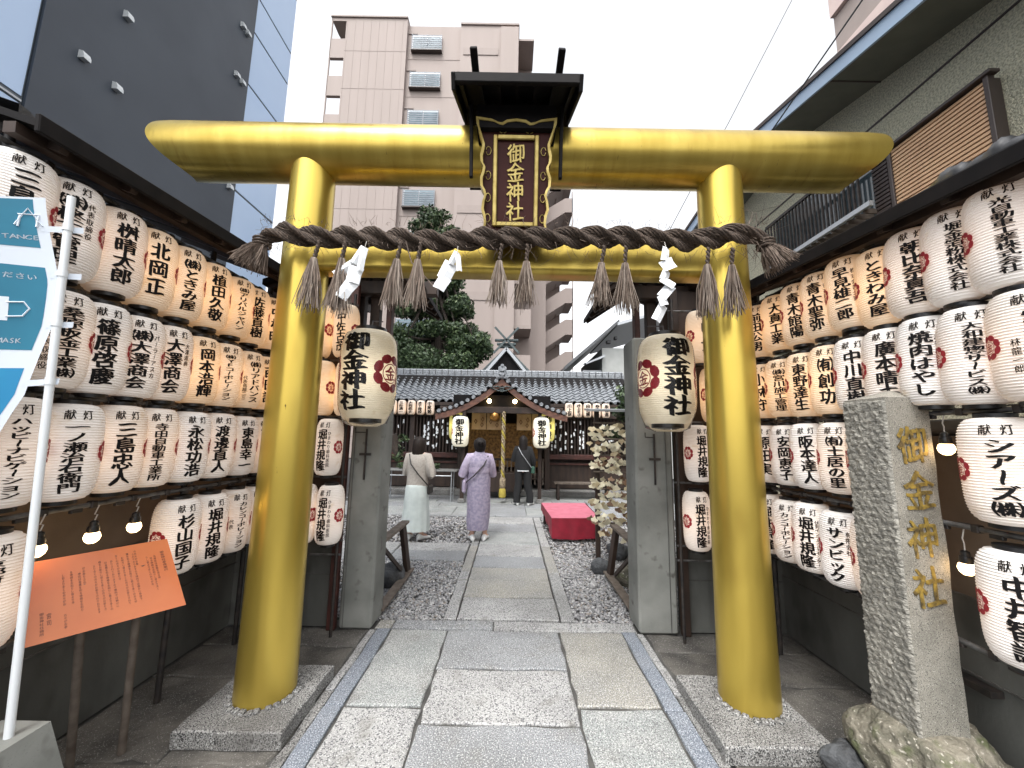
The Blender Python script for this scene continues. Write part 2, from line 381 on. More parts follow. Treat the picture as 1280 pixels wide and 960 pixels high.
def letter_items(main, side=None, spos=1):
    it = [ (p, f) for p, f in column('献', -.030, .190, .146, .040, .02)] + column('灯', .030, .190, .146, .040, .02)
    n = len(main); top = .135; bot = -.178 if n >= 4 else -.165
    wm = .086 if n <= 5 else (.078 if n <= 7 else .062)
    u = 0 if not side else (-.014 if spos > 0 else .016)
    it += column(main, u, top, bot, wm, .044 if n <= 6 else .036)
    if side:
        it += column(side, .047 * spos, (.12 if spos > 0 else .02), max(-.16, (.12 if spos > 0 else .02) - .034 * len(side)), .028, .02)
    return it
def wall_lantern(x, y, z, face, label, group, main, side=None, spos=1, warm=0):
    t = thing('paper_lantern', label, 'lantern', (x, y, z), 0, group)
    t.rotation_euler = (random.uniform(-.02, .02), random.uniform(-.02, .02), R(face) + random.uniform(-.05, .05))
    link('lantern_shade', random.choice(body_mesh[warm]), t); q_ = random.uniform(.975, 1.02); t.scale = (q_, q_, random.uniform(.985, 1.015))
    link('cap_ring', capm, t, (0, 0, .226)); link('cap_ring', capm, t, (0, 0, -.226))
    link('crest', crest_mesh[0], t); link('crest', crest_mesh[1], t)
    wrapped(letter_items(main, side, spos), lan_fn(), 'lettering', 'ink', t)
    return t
ORD = ['first', 'second', 'third', 'fourth', 'fifth', 'sixth', 'seventh', 'eighth', 'ninth', 'tenth', 'eleventh']
ROWN = ['top', 'second', 'third', 'bottom']
ZR = [2.51, 2.01, 1.52, .98]

# ============================================================ THE SETTING
# ground
g = MB().quadgrid(lambda u, v: ((u - .5) * 3000, (v - .5) * 3000, -.06), 4, 4).build('ground', 'asphalt'); tag(g, kind='structure')
bed = MB().box((0, 1.6, -.035), (5.4, 4.1, .04)).build('paving_bed', 'mortar'); tag(bed, kind='structure')
bed2 = MB().box((-.2, 7.7, -.045), (9, 8.1, .04)).build('courtyard_ground', 'soil'); tag(bed2, kind='structure')

def slab_mesh(name, x0, x1, y0, y1, m, top=0.0, th=.05, rough=.009, skew=None):
    """one paving stone: uneven outline, softened arris"""
    cx, cy = (x0 + x1) / 2, (y0 + y1) / 2
    nx = max(2, min(9, int((x1 - x0) / .12))); ny = max(2, min(9, int((y1 - y0) / .12)))
    per = [(x0 + (x1 - x0) * i / nx, y0) for i in range(nx)] + [(x1, y0 + (y1 - y0) * i / ny) for i in range(ny)] + \
          [(x1 - (x1 - x0) * i / nx, y1) for i in range(nx)] + [(x0, y1 - (y1 - y0) * i / ny) for i in range(ny)]
    n = len(per); vs = []
    per = [(x + random.uniform(-rough, rough), y + random.uniform(-rough, rough)) for x, y in per]
    e = min(.012, (x1 - x0) * .2, (y1 - y0) * .2)
    tz = top + random.uniform(-.002, .002)
    for x, y in per: vs.append((x, y, top - th))
    for x, y in per: vs.append((x, y, tz - .007))
    for x, y in per:
        d = math.hypot(x - cx, y - cy); vs.append((x + (cx - x) / d * e, y + (cy - y) / d * e, tz))
    fs = [(i, (i + 1) % n, n + (i + 1) % n, n + i) for i in range(n)] + [(n + i, n + (i + 1) % n, 2 * n + (i + 1) % n, 2 * n + i) for i in range(n)]
    fs.append(tuple(range(2 * n, 3 * n)))
    mb = MB().add(vs, fs)
    me = mb.mesh(name, m)
    return me
pav = thing('lane_paving', None, None); tag(pav, kind='structure')
def slab(x0, x1, y0, y1, m, **k):
    nm = k.pop('name', 'paving_slab'); par = k.pop('parent', pav)
    return link(nm, slab_mesh(nm, x0, x1, y0, y1, m, **k), par)
g_ = .009
# middle column, then left and right columns
for y0, y1, m in ((-1.2, -.35, 'granite_pale'), (-.35, .35, 'granite_grey'), (.35, 1.05, 'granite_pale'), (1.05, 1.75, 'granite_grey'), (1.75, 2.42, 'granite_grey'), (2.42, 2.94, 'granite_pale'), (2.94, 3.48, 'granite_grey')):
    slab(-.50 + g_, .43 - g_, y0 + g_, y1 - g_, m)
for y0, y1, m in ((-1.2, -.2, 'granite_grey'), (-.2, .8, 'granite_pale'), (.8, 1.6, 'granite_green'), (1.6, 2.55, 'granite_pale'), (2.55, 3.48, 'granite_green')):
    slab(-.98 + g_, -.50 - g_ * 1.3, y0 + g_, y1 - g_, m)
for y0, y1, m in ((-1.2, -.3, 'granite_grey'), (-.3, .9, 'granite_pale'), (.9, 1.75, 'granite_grey'), (1.75, 2.57, 'granite_green'), (2.57, 3.48, 'granite_yellow')):
    slab(.43 + g_ * 1.3, .955 - g_, y0 + g_, y1 - g_, m)
for x0, x1 in ((-1.095, -.985), (.96, 1.07)):
    for k in range(5): slab(x0, x1, -1.2 + k * .94, -1.2 + (k + 1) * .94 - .006, 'granite_blue', name='edging_stone', rough=.003)
for x0, x1 in ((-1.155, -1.10), (1.075, 1.13)):
    for k in range(6): slab(x0, x1, -1.2 + k * .78, -1.2 + (k + 1) * .78 - .008, 'granite_pale' if k % 2 else 'granite_dark', name='edging_stone', rough=.004)
# kerb across the gate
for x0, x1, m in ((-1.12, -.99, 'granite_yellow'), (-.98, -.13, 'granite_grey'), (-.12, 1.09, 'granite_pale')):
    slab(x0, x1, 3.49, 3.635, m, name='kerb_stone', top=.004, rough=.003)
# worn outer paving on both sides
for sx in (-1, 1):
    ys = [-1.2, -.3, .5, 1.2, 1.8, 2.13, 2.80, 3.2, 3.47]
    for i in range(len(ys) - 1):
        xs = [1.16, 1.72 if i % 2 else 1.6, 2.36]
        for j in range(2):
            a, b = xs[j], xs[j + 1]
            if sx < 0: a, b = -b, -a
            slab(a + .008, b - .008, ys[i] + .008, ys[i + 1] - .008, 'old_paving' if (i * 2 + j) % 7 else 'worn_granite', name='worn_slab', top=-.004, rough=.02)
# courtyard path
cpath = thing('courtyard_path', None, None); tag(cpath, kind='structure')
jy = [3.67, 4.15, 4.62, 5.04, 5.5, 6.09, 6.83, 7.45, 8.05]
ms = ['granite_pale', 'granite_yellow', 'granite_yellow', 'granite_grey', 'granite_pale', 'granite_green', 'granite_grey', 'granite_pale']
for i in range(8): slab(-.452, .458, jy[i] + .013, jy[i + 1] - .010, ms[i], parent=cpath, rough=.006)
for x0, x1 in ((-.575, -.465), (.475, .60)):
    yy = [3.67, 4.9, 6.0, 7.2, 8.05]
    for i in range(4): slab(x0, x1, yy[i] + .005, yy[i + 1] - .004, 'granite_pale' if i != 1 else 'granite_yellow', parent=cpath, name='edging_stone', rough=.003)
for i, (y0, y1) in enumerate(((5.28, 5.70), (5.72, 6.1))):
    for x0, x1 in ((-1.6, -.60), (-2.7, -1.62), (-3.9, -2.72)):
        slab(x0, x1, y0, y1, 'granite_pale' if i else 'granite_grey', parent=cpath, rough=.005)
yy = [8.08, 8.22, 9.1, 9.62, 10.15, 10.8]
for r in range(5):
    x = -4.2 + (r % 2) * .3
    while x < 4.0:
        wd = random.choice((.7, .85, 1.0)) if r else 1.3
        slab(x + .006, min(x + wd, 4.2) - .006, yy[r] + .006, yy[r + 1] - .006, random.choice(['granite_grey', 'granite_green', 'granite_grey', 'granite_dark'][:3 if r else 3]), parent=cpath, rough=.004)
        x += wd
# gravel
def pebbles(n, regions, smin, smax, name, z0=-.022):
    tot = sum((a[1] - a[0]) * (a[3] - a[2]) for a in regions)
    base = np.array([(1, 0, 0), (-1, 0, 0), (0, 1, 0), (0, -1, 0), (0, 0, 1), (0, 0, -1), (.62, .62, .3), (-.62, .62, .3), (-.62, -.62, .3), (.62, -.62, .3)], float)
    tri = [(4, 0, 6), (4, 6, 2), (4, 2, 7), (4, 7, 1), (4, 1, 8), (4, 8, 3), (4, 3, 9), (4, 9, 0), (0, 5, 6), (6, 5, 2), (2, 5, 7), (7, 5, 1), (1, 5, 8), (8, 5, 3), (3, 5, 9), (9, 5, 0)]
    tri = np.array(tri)
    V = []; F = []; MI = []; k = 0
    for x0, x1, y0, y1 in regions:
        m = int(n * (x1 - x0) * (y1 - y0) / tot)
        P = np.stack([rng.uniform(x0, x1, m), rng.uniform(y0, y1, m), np.full(m, z0)], 1)
        P[:, 2] += rng.uniform(0, .016, m)
        S = rng.uniform(smin, smax, m)[:, None] * rng.uniform(.6, 1.25, (m, 3)) * np.array([1, 1, .62])
        A = rng.uniform(0, 6.28, m); T = rng.uniform(-.5, .5, m)
        B = base[None] * S[:, None, :]
        ca, sa = np.cos(A)[:, None], np.sin(A)[:, None]; ct, st = np.cos(T)[:, None], np.sin(T)[:, None]
        y_ = B[:, :, 1] * ct - B[:, :, 2] * st; z_ = B[:, :, 1] * st + B[:, :, 2] * ct
        X = B[:, :, 0] * ca - y_ * sa; Y = B[:, :, 0] * sa + y_ * ca
        W = np.stack([X, Y, z_], 2) + P[:, None, :]
        V.append(W.reshape(-1, 3)); F.append((tri[None] + (np.arange(m) * 10)[:, None, None] + k).reshape(-1, 3)); k += m * 10
        MI.append(np.repeat(rng.choice(5, m, p=[.28, .27, .2, .1, .15]), 16))
    V = np.concatenate(V); F = np.concatenate(F); MI = np.concatenate(MI)
    me = bpy.data.meshes.new(name); me.vertices.add(len(V)); me.vertices.foreach_set('co', V.ravel())
    me.loops.add(F.size); me.loops.foreach_set('vertex_index', F.ravel().astype(np.int32))
    me.polygons.add(len(F)); me.polygons.foreach_set('loop_start', (np.arange(len(F)) * 3).astype(np.int32))
    me.polygons.foreach_set('use_smooth', [True] * len(F))
    for i in range(5): me.materials.append(M['pebble_%d' % i])
    me.polygons.foreach_set('material_index', MI.astype(np.int32)); me.update(); me.validate()
    o = link(name, me); tag(o, 'grey gravel of small mixed stones beside the courtyard path', 'gravel', kind='stuff'); return o
pebbles(17000, [(-1.75, -.585, 3.66, 5.27), (.61, 1.9, 3.66, 5.6), ], .010, .021, 'gravel')
pebbles(11000, [(-3.2, -.585, 6.1, 8.07), (.61, 3.2, 5.6, 8.07), (-3.2, -1.75, 3.9, 5.27)], .014, .028, 'gravel', -.024)

# ============================================================ TORII
tor = thing('torii_gate', 'large gold painted torii gate spanning the stone lane', 'torii gate', (0, 2.52, 0))
def cyl_pts(x, z0, z1, r0, r1, n=48, y=0):
    return MB().lathe([(r0, z0), (r0, z0 + .001)] + [(r0 + (r1 - r0) * t, z0 + (z1 - z0) * t) for t in (.25, .5, .75)] + [(r1, z1)], n, (x, y, 0))
for x in (-1.435, 1.445):
    p = cyl_pts(0, .082, 3.55, .165, .142).build('pillar', 'gold', tor, 40); p.location = (x, 0, 0)
# top beam with slanting ends
mb = MB(); n = 64; r = .193; rings = []
xs = [-1, -.97, -.8, -.4, 0, .4, .8, .97, 1]
for i, t in enumerate(xs):
    for k in range(n):
        a = 2 * math.pi * k / n; z = math.sin(a) * r; y = math.cos(a) * r
        if abs(t) == 1: z *= .975; y *= .975
        q_ = max(0, .03 - z) / .223; xe = 2.50 - .20 * q_ ** 2 - .05 * (max(0, z - .03) / .163) ** 2 + (0.010 if abs(t) == 1 else 0)
        rings.append((.02 + t / (1 if abs(t) == 1 else 1.0) * (xe if abs(t) >= .97 else 2.6), y, z + 3.595))
fs = [(i * n + k, i * n + (k + 1) % n, (i + 1) * n + (k + 1) % n, (i + 1) * n + k) for i in range(len(xs) - 1) for k in range(n)]
fs += [tuple(range(n))[::-1], tuple(range((len(xs) - 1) * n, len(xs) * n))]
mb.add(rings, fs).build('top_beam', 'gold_beam', tor, 40)
# tie beam, rounded section
sec = []
for cx, cz, a0 in ((.045, .095, 0), (-.045, .095, 90), (-.045, -.095, 180), (.045, -.095, 270)):
    for k in range(6): a = R(a0 + 18 * k); sec.append((cx + .04 * math.cos(a), cz + .04 * math.sin(a) + 2.835))
MB().prism(sec, 0, -1.43, 1.44).build('tie_beam', 'gold_beam', tor, 30)
for sx, x0, y0, lab in ((-1, -1.725, 2.205, 'square granite plinth under the left gold torii pillar'), (1, 1.11, 2.165, 'square granite plinth under the right gold torii pillar')):
    o = thing('plinth_stone', lab, 'plinth', (x0, y0, 0))
    a = MB()
    link('plinth_block', slab_mesh('plinth_block', 0, .565, 0, .36, 'granite_dark', top=.085, th=.085, rough=.006), o)
    link('plinth_block', slab_mesh('plinth_block', .0, .565, .368, .60, 'granite_dark', top=.083, th=.083, rough=.006), o)
    ring = MB()
    for k in range(26):
        q = 2 * math.pi * k / 26 + random.uniform(-.05, .05); rr = .178 + random.uniform(-.012, .012)
        cx = (-1.435 if sx < 0 else 1.445) - x0; cy = 2.52 - y0
        ring.box((cx + rr * math.cos(q), cy + rr * math.sin(q), .088), (.045, .035, .02), Matrix.Rotation(q, 3, 'Z'), .006)
    r_ = ring.build('mortar_ring', 'granite_dark', o, 60)

# ============================================================ PLAQUE
pl = thing('shrine_plaque', 'dark red name plaque with scalloped gold rim on the torii beam', 'plaque', (0.0, 2.335, 2.885), rot=(R(9), 0, 0))
HP, WP = .735, .225
def scallop():
    pts = []
    # right side from bottom to top, then top edge to the middle: (x, z, bite)
    prof = [(.190, 0), (.205, .03), (.196, .07), (.200, .12), (.214, .16), (.208, .21), (.196, .25), (.204, .28), (.222, .31), (.224, .36), (.210, .40),
            (.206, .43), (.222, .46), (.226, .50), (.214, .55), (.212, .58), (.226, .62), (.240, .66), (.252, .70), (.255, .735)]
    top = [(.20, .728), (.155, .722), (.118, .705), (.09, .700), (.06, .718), (.0, .726)]
    right = prof + top
    left = [(-x, z) for x, z in right[::-1][1:]]
    return right + left
P = scallop(); n = len(P)
inn = [(x * .93, .012 + z * .965) for x, z in P]
MB().prism([(x * .97, z * .985 + .006) for x, z in P], 1, -.012, .03).build('plaque_board', 'maroon', pl)
mb = MB(); vs = []
for (x, z), (xi, zi) in zip(P, inn):
    vs += [(x, -.055, z), (x, .035, z), (xi, -.05, zi), (xi, .0, zi)]
fs = []
for i in range(n):
    j = (i + 1) % n
    fs += [(4 * i, 4 * j, 4 * j + 1, 4 * i + 1), (4 * i, 4 * i + 2, 4 * j + 2, 4 * j), (4 * i + 2, 4 * i + 3, 4 * j + 3, 4 * j + 2)]
mb.add(vs, fs).build('scalloped_rim', 'gilt', pl, 30)
mb = MB()
for x0, x1, z0, z1 in ((-.145, -.118, .065, .64), (.118, .145, .065, .64), (-.118, .118, .612, .64), (-.118, .118, .065, .093)):
    mb.box(((x0 + x1) / 2, -.024, (z0 + z1) / 2), (x1 - x0, .022, z1 - z0), None, .005)
mb.build('inner_frame', 'gilt', pl)
def letters3d(chars, u, top, bot, wmax, y, depth, name, m, parent, bold=.03, fn=None):
    mb = MB()
    for p, f in column(chars, u, top, bot, wmax, bold):
        k = len(p); vs = [(a, y - depth - c * .0002, b) for a, b, c in p] + [(a, y, b) for a, b, c in p]
        cnt = {}
        for t in f:
            for i in range(3):
                e = (t[i], t[(i + 1) % 3]); key = tuple(sorted(e)); cnt.setdefault(key, []).append(e)
        fs = list(f) + [(es[0][1], es[0][0], es[0][0] + k, es[0][1] + k) for es in cnt.values() if len(es) == 1]
        mb.add(vs, fs)
    if fn: mb.v = [fn(q) for q in mb.v]
    return mb.build(name, m, parent)
letters3d('御金神社', 0, .592, .105, .115, -.012, .008, 'lettering', 'gilt', pl, .016)
def scroll(x, z, s, fx, vert=False):
    pts = []
    for k in range(15):
        a = -math.pi * .9 + k / 14 * math.pi * 1.8; rr = s * (1 - .35 * abs(k - 7) / 7)
        px, pz = rr * math.cos(a) * .6, rr * math.sin(a)
        pts.append((x + fx * px, -.016, z + pz) if vert else (x + pz, -.016, z + fx * px))
    return pts
mb = MB()
for sx in (-1, 1):
    for z in (.545, .39, .25, .12): mb.tube(scroll(sx * .178, z, .032, -sx, True), .0028, 5)
    mb.tube(scroll(sx * .085, .668, .026, 1), .0028, 5)
mb.build('scroll_ornament', 'gilt', pl, 60)
mb = MB()
for sx in (-1, 1): mb.tube(scroll(sx * .09, .005, .032, 1), .006, 6); mb.box((sx * .09, -.02, -.01), (.02, .02, .05))
mb.build('gold_foot', 'gilt', pl, 60)

rf = thing('plaque_roof', 'small black gabled roof with two upright finials above the name plaque', 'canopy', (0, 2.5, 3.6))
mb = MB()   # front and rear slope boards
def slope(y0, z0, y1, z1, hw, t=.035):
    return [(-hw, y0, z0), (hw, y0, z0), (hw, y1, z1), (-hw, y1, z1), (-hw, y0, z0 + t), (hw, y0, z0 + t), (hw, y1, z1 + t), (-hw, y1, z1 + t)]
BF = [(0, 3, 2, 1), (4, 5, 6, 7), (0, 1, 5, 4), (1, 2, 6, 5), (2, 3, 7, 6), (3, 0, 4, 7)]
mb.add(slope(-.52, .085, 0, .34, .385), BF).add(slope(.52, .085, 0.001, .34, .385), BF).build('roof_board', 'black_wood', rf)
mb = MB()
mb.box((0, -.515, .075), (.74, .03, .05), None, .004)
for k in range(7): mb.beam((-.33 + k * .11, -.5, .07), (-.33 + k * .11, 0, .32), .02, .03)
mb.build('rafter', 'black_wood', rf)
for sx in (-1, 1):
    MB().beam((sx * .372, -.53, .05), (sx * .372, 0, .31), .022, .09, ch=.004).build('barge_board', 'black_wood', rf)
    MB().beam((sx * .262, -.08, .28), (sx * .278, -.40, .425), .045, .03, ch=.004).build('finial', 'black_wood', rf)
    MB().beam((sx * .292, -.27, .14), (sx * .285, -.235, -.345), .022, .03, ch=.003).build('bracket', 'black_wood', rf)
MB().box((0, -.17, .02), (.5, .30, .16)).build('soffit_box', 'black_wood', rf)
MB().beam((-.39, 0, .385), (.39, 0, .385), .05, .04, ch=.006).build('ridge_board', 'black_wood', rf)

# ============================================================ SHIMENAWA
sh = thing('straw_rope', 'thick twisted brown straw rope tied across the torii pillars', 'rope', (0, 2.28, 2.8))
path = [(-1.565, -.03, -.01), (-1.50, -.055, .02), (-1.40, -.065, .03), (-1.22, -.02, .03), (-.95, .0, .045), (-.7, .0, .035), (-.45, 0, .03), (-.2, -.005, .045), (0, -.01, .05), (.2, -.005, .055), (.5, 0, .07),
        (.8, 0, .07), (1.1, .0, .06), (1.38, -.06, .075), (1.50, -.055, .06), (1.555, -.04, .02)]
def crom(P, n):
    P = [Vector(p) for p in P]; out = []
    for i in range(len(P) - 1):
        p0, p1, p2, p3 = P[max(i - 1, 0)], P[i], P[i + 1], P[min(i + 2, len(P) - 1)]
        for k in range(n):
            t = k / n; out.append(.5 * ((2 * p1) + (-p0 + p2) * t + (2 * p0 - 5 * p1 + 4 * p2 - p3) * t * t + (-p0 + 3 * p1 - 3 * p2 + p3) * t ** 3))
    out.append(P[-1]); return out
C = crom(path, 22); L = [0]
for a, b in zip(C, C[1:]): L.append(L[-1] + (b - a).length)
for s in range(3):
    mb = MB()
    for yk in range(15):
        pts = []; rr0 = .031 * math.sqrt((yk + .5) / 15) ; b0 = yk * 2.399
        for c, l in zip(C, L):
            a = 2 * math.pi * (s / 3) + l * 2 * math.pi / .52
            end = min(1, (min(l, L[-1] - l) + .05) / .30)
            R1 = .036 * (.42 + .58 * end) * (1 + .06 * math.sin(l * 9 + s)); u = Vector((0, math.cos(a), math.sin(a)))
            w_ = Vector((1, 0, 0)) * .72 + Vector((0, -math.sin(a), math.cos(a))) * -.5
            b = b0 + l * 2 * math.pi / .30; q = rr0 * (.5 + .5 * end)
            v = w_.cross(u).normalized()
            pts.append(c + u * (R1 + q * math.cos(b)) + v * q * math.sin(b))
        mb.tube(pts, .0078, 5)
    mb.build('rope_strand', 'rope', sh, 80)
MB().tube(C[3:-3], .024, 8).build('rope_core', 'rope', sh, 60)
def blades(mb, root, dirv, n, L0, spread, r=.0016, curl=.3, root_r=.02, droop=.0):
    root = Vector(root); d = Vector(dirv).normalized(); u = d.orthogonal().normalized(); v = d.cross(u)
    for k in range(n):
        a = random.uniform(0, 6.283); q = math.sqrt(random.random()); off = (u * math.cos(a) + v * math.sin(a)) * q
        p0 = root + off * root_r; Lk = L0 * random.uniform(.90, 1.04)
        e = d + off * spread; mid = p0 + e * Lk * .45 + off * Lk * curl * .15 + Vector([random.gauss(0, .006) for _ in range(3)])
        p1 = p0 + e * Lk + Vector([random.gauss(0, .012) for _ in range(3)]) + Vector((0, 0, -droop * Lk * q))
        mb.tube([p0, mid, p1], [r, r * 1.1, r * .6], 3, cap=False)
for sx, root, dv in ((-1, (-1.56, -.035, -.02), (-.28, -.1, -.80)), (1, (1.55, -.045, .02), (.40, -.12, -.80))):
    mb = MB(); blades(mb, root, dv, 260, .175, .42, .0022, .3, .028); mb.build('end_tuft', 'straw', sh)
    mb = MB(); rt = Vector(root)
    for k in range(3): mb.tube([rt + Vector((.05 * math.cos(q) * .9, .05 * math.sin(q), -.02 + k * .018 - sx * 0)) for q in [i / 14 * 6.283 for i in range(15)]], .008, 5)
    mb.build('binding', 'rope', sh, 80)
for i, (x, xt, zl) in enumerate(((-1.22, -1.18, .42), (-1.05, -1.02, .44), (-.72, -.685, .40), (-.59, -.565, .40), (-.10, -.075, .375), (.07, .08, .375), (.51, .545, .37), (.66, .675, .40), (1.15, 1.175, .42), (1.30, 1.32, .41))):
    ta = bpy.data.objects.new('tassel', None); col.objects.link(ta); ta.parent = sh
    mb = MB()
    for s in range(2):
        pts = [(xt + (x - xt) * k / 12 * .6 + .007 * math.cos(k * 1.1 + s * math.pi), -.085 + .007 * math.sin(k * 1.1 + s * math.pi), -.03 - k * .010) for k in range(13)]
        mb.tube(pts, .0075, 6)
    mb.build('tassel_cord', 'rope', ta, 80)
    mb = MB(); x0 = xt + (x - xt) * .6
    blades(mb, (x0, -.085, -.14), (x - x0, 0, -.30), 58, zl - .11, .19 * random.uniform(.8, 1.2), .0031, .05, .016); mb.build('straw_skirt', 'straw', ta)
    mb = MB(); blades(mb, (x0, -.085, -.14), (x - x0, 0, -.30), 34, zl - .10, .20 * random.uniform(.8, 1.2), .0026, .05, .018); mb.build('straw_skirt', 'straw_pale', ta)
mb = MB()
for k in range(520):
    i = random.randrange(12, len(C) - 12); c = C[i]; a = random.uniform(0, 6.283)
    p = c + Vector((0, .080 * math.cos(a), .080 * math.sin(a))); o_ = Vector((random.gauss(0, .6), math.cos(a), math.sin(a))).normalized()
    ln = random.uniform(.015, .05) * (1.8 if -.4 < c.x < .4 or c.x > 1.1 else 1)
    q = p + o_ * ln * .6; e = q + (o_ + Vector((random.gauss(0, .9), random.gauss(0, .5), random.gauss(-.2, .7)))) * ln * .5
    mb.tube([p, q, e], [.0013, .0011, .0007], 3, cap=False)
f_ = mb.build('loose_fibres', 'straw', sh); tag(f_, kind='stuff')
MB().tube([(-.66, -.08, -.02), (-.62, -.07, -.15), (-.46, -.07, -.32)], .0035, 5).build('loose_straw', 'straw', sh)

# folded white paper streamers
def shide(segs, label, loc, w0=.05):
    t = thing('paper_streamer', label, 'paper streamer', loc, group='folded paper streamers')
    mb = MB(); 
    for (x0, z0, x1, z1, wd, yo, tw) in segs:
        d = Vector((x1 - x0, 0, z1 - z0)); nrm = Vector((-d.z, 0, d.x)).normalized() * wd / 2
        a, b = Vector((x0, yo, z0)), Vector((x1, yo - .02, z1)); tv = Vector((0, tw, 0)); sag = Vector((0, -.008, 0))
        mb.add([a - nrm - tv, a + sag, a + nrm + tv, (a + b) / 2 - nrm - tv * .5, (a + b) / 2 + sag * 1.6, (a + b) / 2 + nrm + tv * .5, b - nrm, b + sag, b + nrm + tv],
               [(0, 1, 4, 3), (1, 2, 5, 4), (3, 4, 7, 6), (4, 5, 8, 7)])
    o = mb.build('folded_paper', 'paper_white', t); solidify(o, .0012)
    MB().tube([(segs[0][0], .02, .05), (segs[0][0], 0, 0)], .0022, 5).build('string', 'cord_white', t)
    return t
shide([(0, 0, -.055, -.11, .045, 0, .01), (.004, -.005, -.01, -.16, .035, -.01, .012), (-.05, -.10, -.16, -.185, .05, .0, .015), (-.035, -.13, -.05, -.235, .075, -.012, .02), (-.045, -.22, -.11, -.33, .07, -.018, .015)],
      'white folded paper streamer on the rope beside the left gold pillar', (-.905, 2.2, 2.735))
shide([(0, 0, -.035, -.085, .035, 0, .01), (.005, -.02, .02, -.13, .03, -.006, .012), (-.03, -.07, -.075, -.175, .08, .0, .018), (-.06, -.165, -.10, -.245, .07, -.012, .012)],
      'cream stained folded paper streamer left of the name plaque', (-.345, 2.2, 2.715))
shide([(0, 0, -.02, -.09, .05, 0, .015), (-.015, -.08, .01, -.15, .07, -.01, -.015), (.0, -.14, -.03, -.21, .055, 0, .02), (-.045, -.20, .03, -.25, .05, -.01, .015), (.02, -.24, -.05, -.32, .06, 0, -.015), (-.05, -.31, -.03, -.37, .055, -.012, .015), (-.03, -.36, -.085, -.46, .06, 0, .01)],
      'long crumpled white paper streamer above the right gate pillar lantern', (.92, 2.2, 2.765))

# ============================================================ LANTERN WALLS
# concrete walls
MB().box((-2.43, 1.9, 1.45), (.14, 3.2, 2.9)).build('wall_core', 'concrete_wall')
o = bpy.data.objects['wall_core']; o.name = 'side_wall'; tag(o, 'dark stained concrete wall behind the left lantern rack', 'wall')
MB().box((-2.355, 1.9, .50), (.012, 3.2, .008)).build('wall_joint', 'mortar', o)
MB().box((-2.352, 1.9, 1.42), (.016, 3.2, 1.0)).build('plaster_band', 'brown_plaster', o)
rw = thing('side_wall', 'grey concrete wall with brown upper band behind the right lantern rack', 'wall', (2.43, 1.9, 0))
MB().box((0, 0, .42), (.14, 3.2, .84)).build('concrete_base', 'concrete_wall', rw)
MB().box((.01, 0, 1.25), (.10, 3.2, .82)).build('plaster_band', 'brown_plaster', rw)
MB().box((-.073, 0, .47), (.012, 3.2, .008)).build('wall_joint', 'mortar', rw)
MB().box((0, 0, 1.70), (.30, 3.2, .06), Matrix.Rotation(.12, 3, 'Y'), .01).build('coping', 'house_roof', rw)
MB().box((-.10, .18, .44), (.07, .16, .03)).build('iron_cleat', 'black_metal', rw)
for sx, lab in ((-1, 'short concrete wall left of the left gate pillar'), (1, 'short concrete wall right of the right gate pillar')):
    bw = thing('end_wall', lab, 'wall', (sx * 1.93, 3.56, 0))
    MB().box((0, 0, 1.45), (.86, .12, 2.9)).build('concrete_panel', 'concrete_wall', bw)
    MB().box((0, -.062, .42), (.86, .012, .008)).build('wall_joint', 'mortar', bw)
    MB().box((sx * -.02, -.066, 1.9), (.82, .02, 2.2)).build('wood_backing', 'dark_wood', bw)
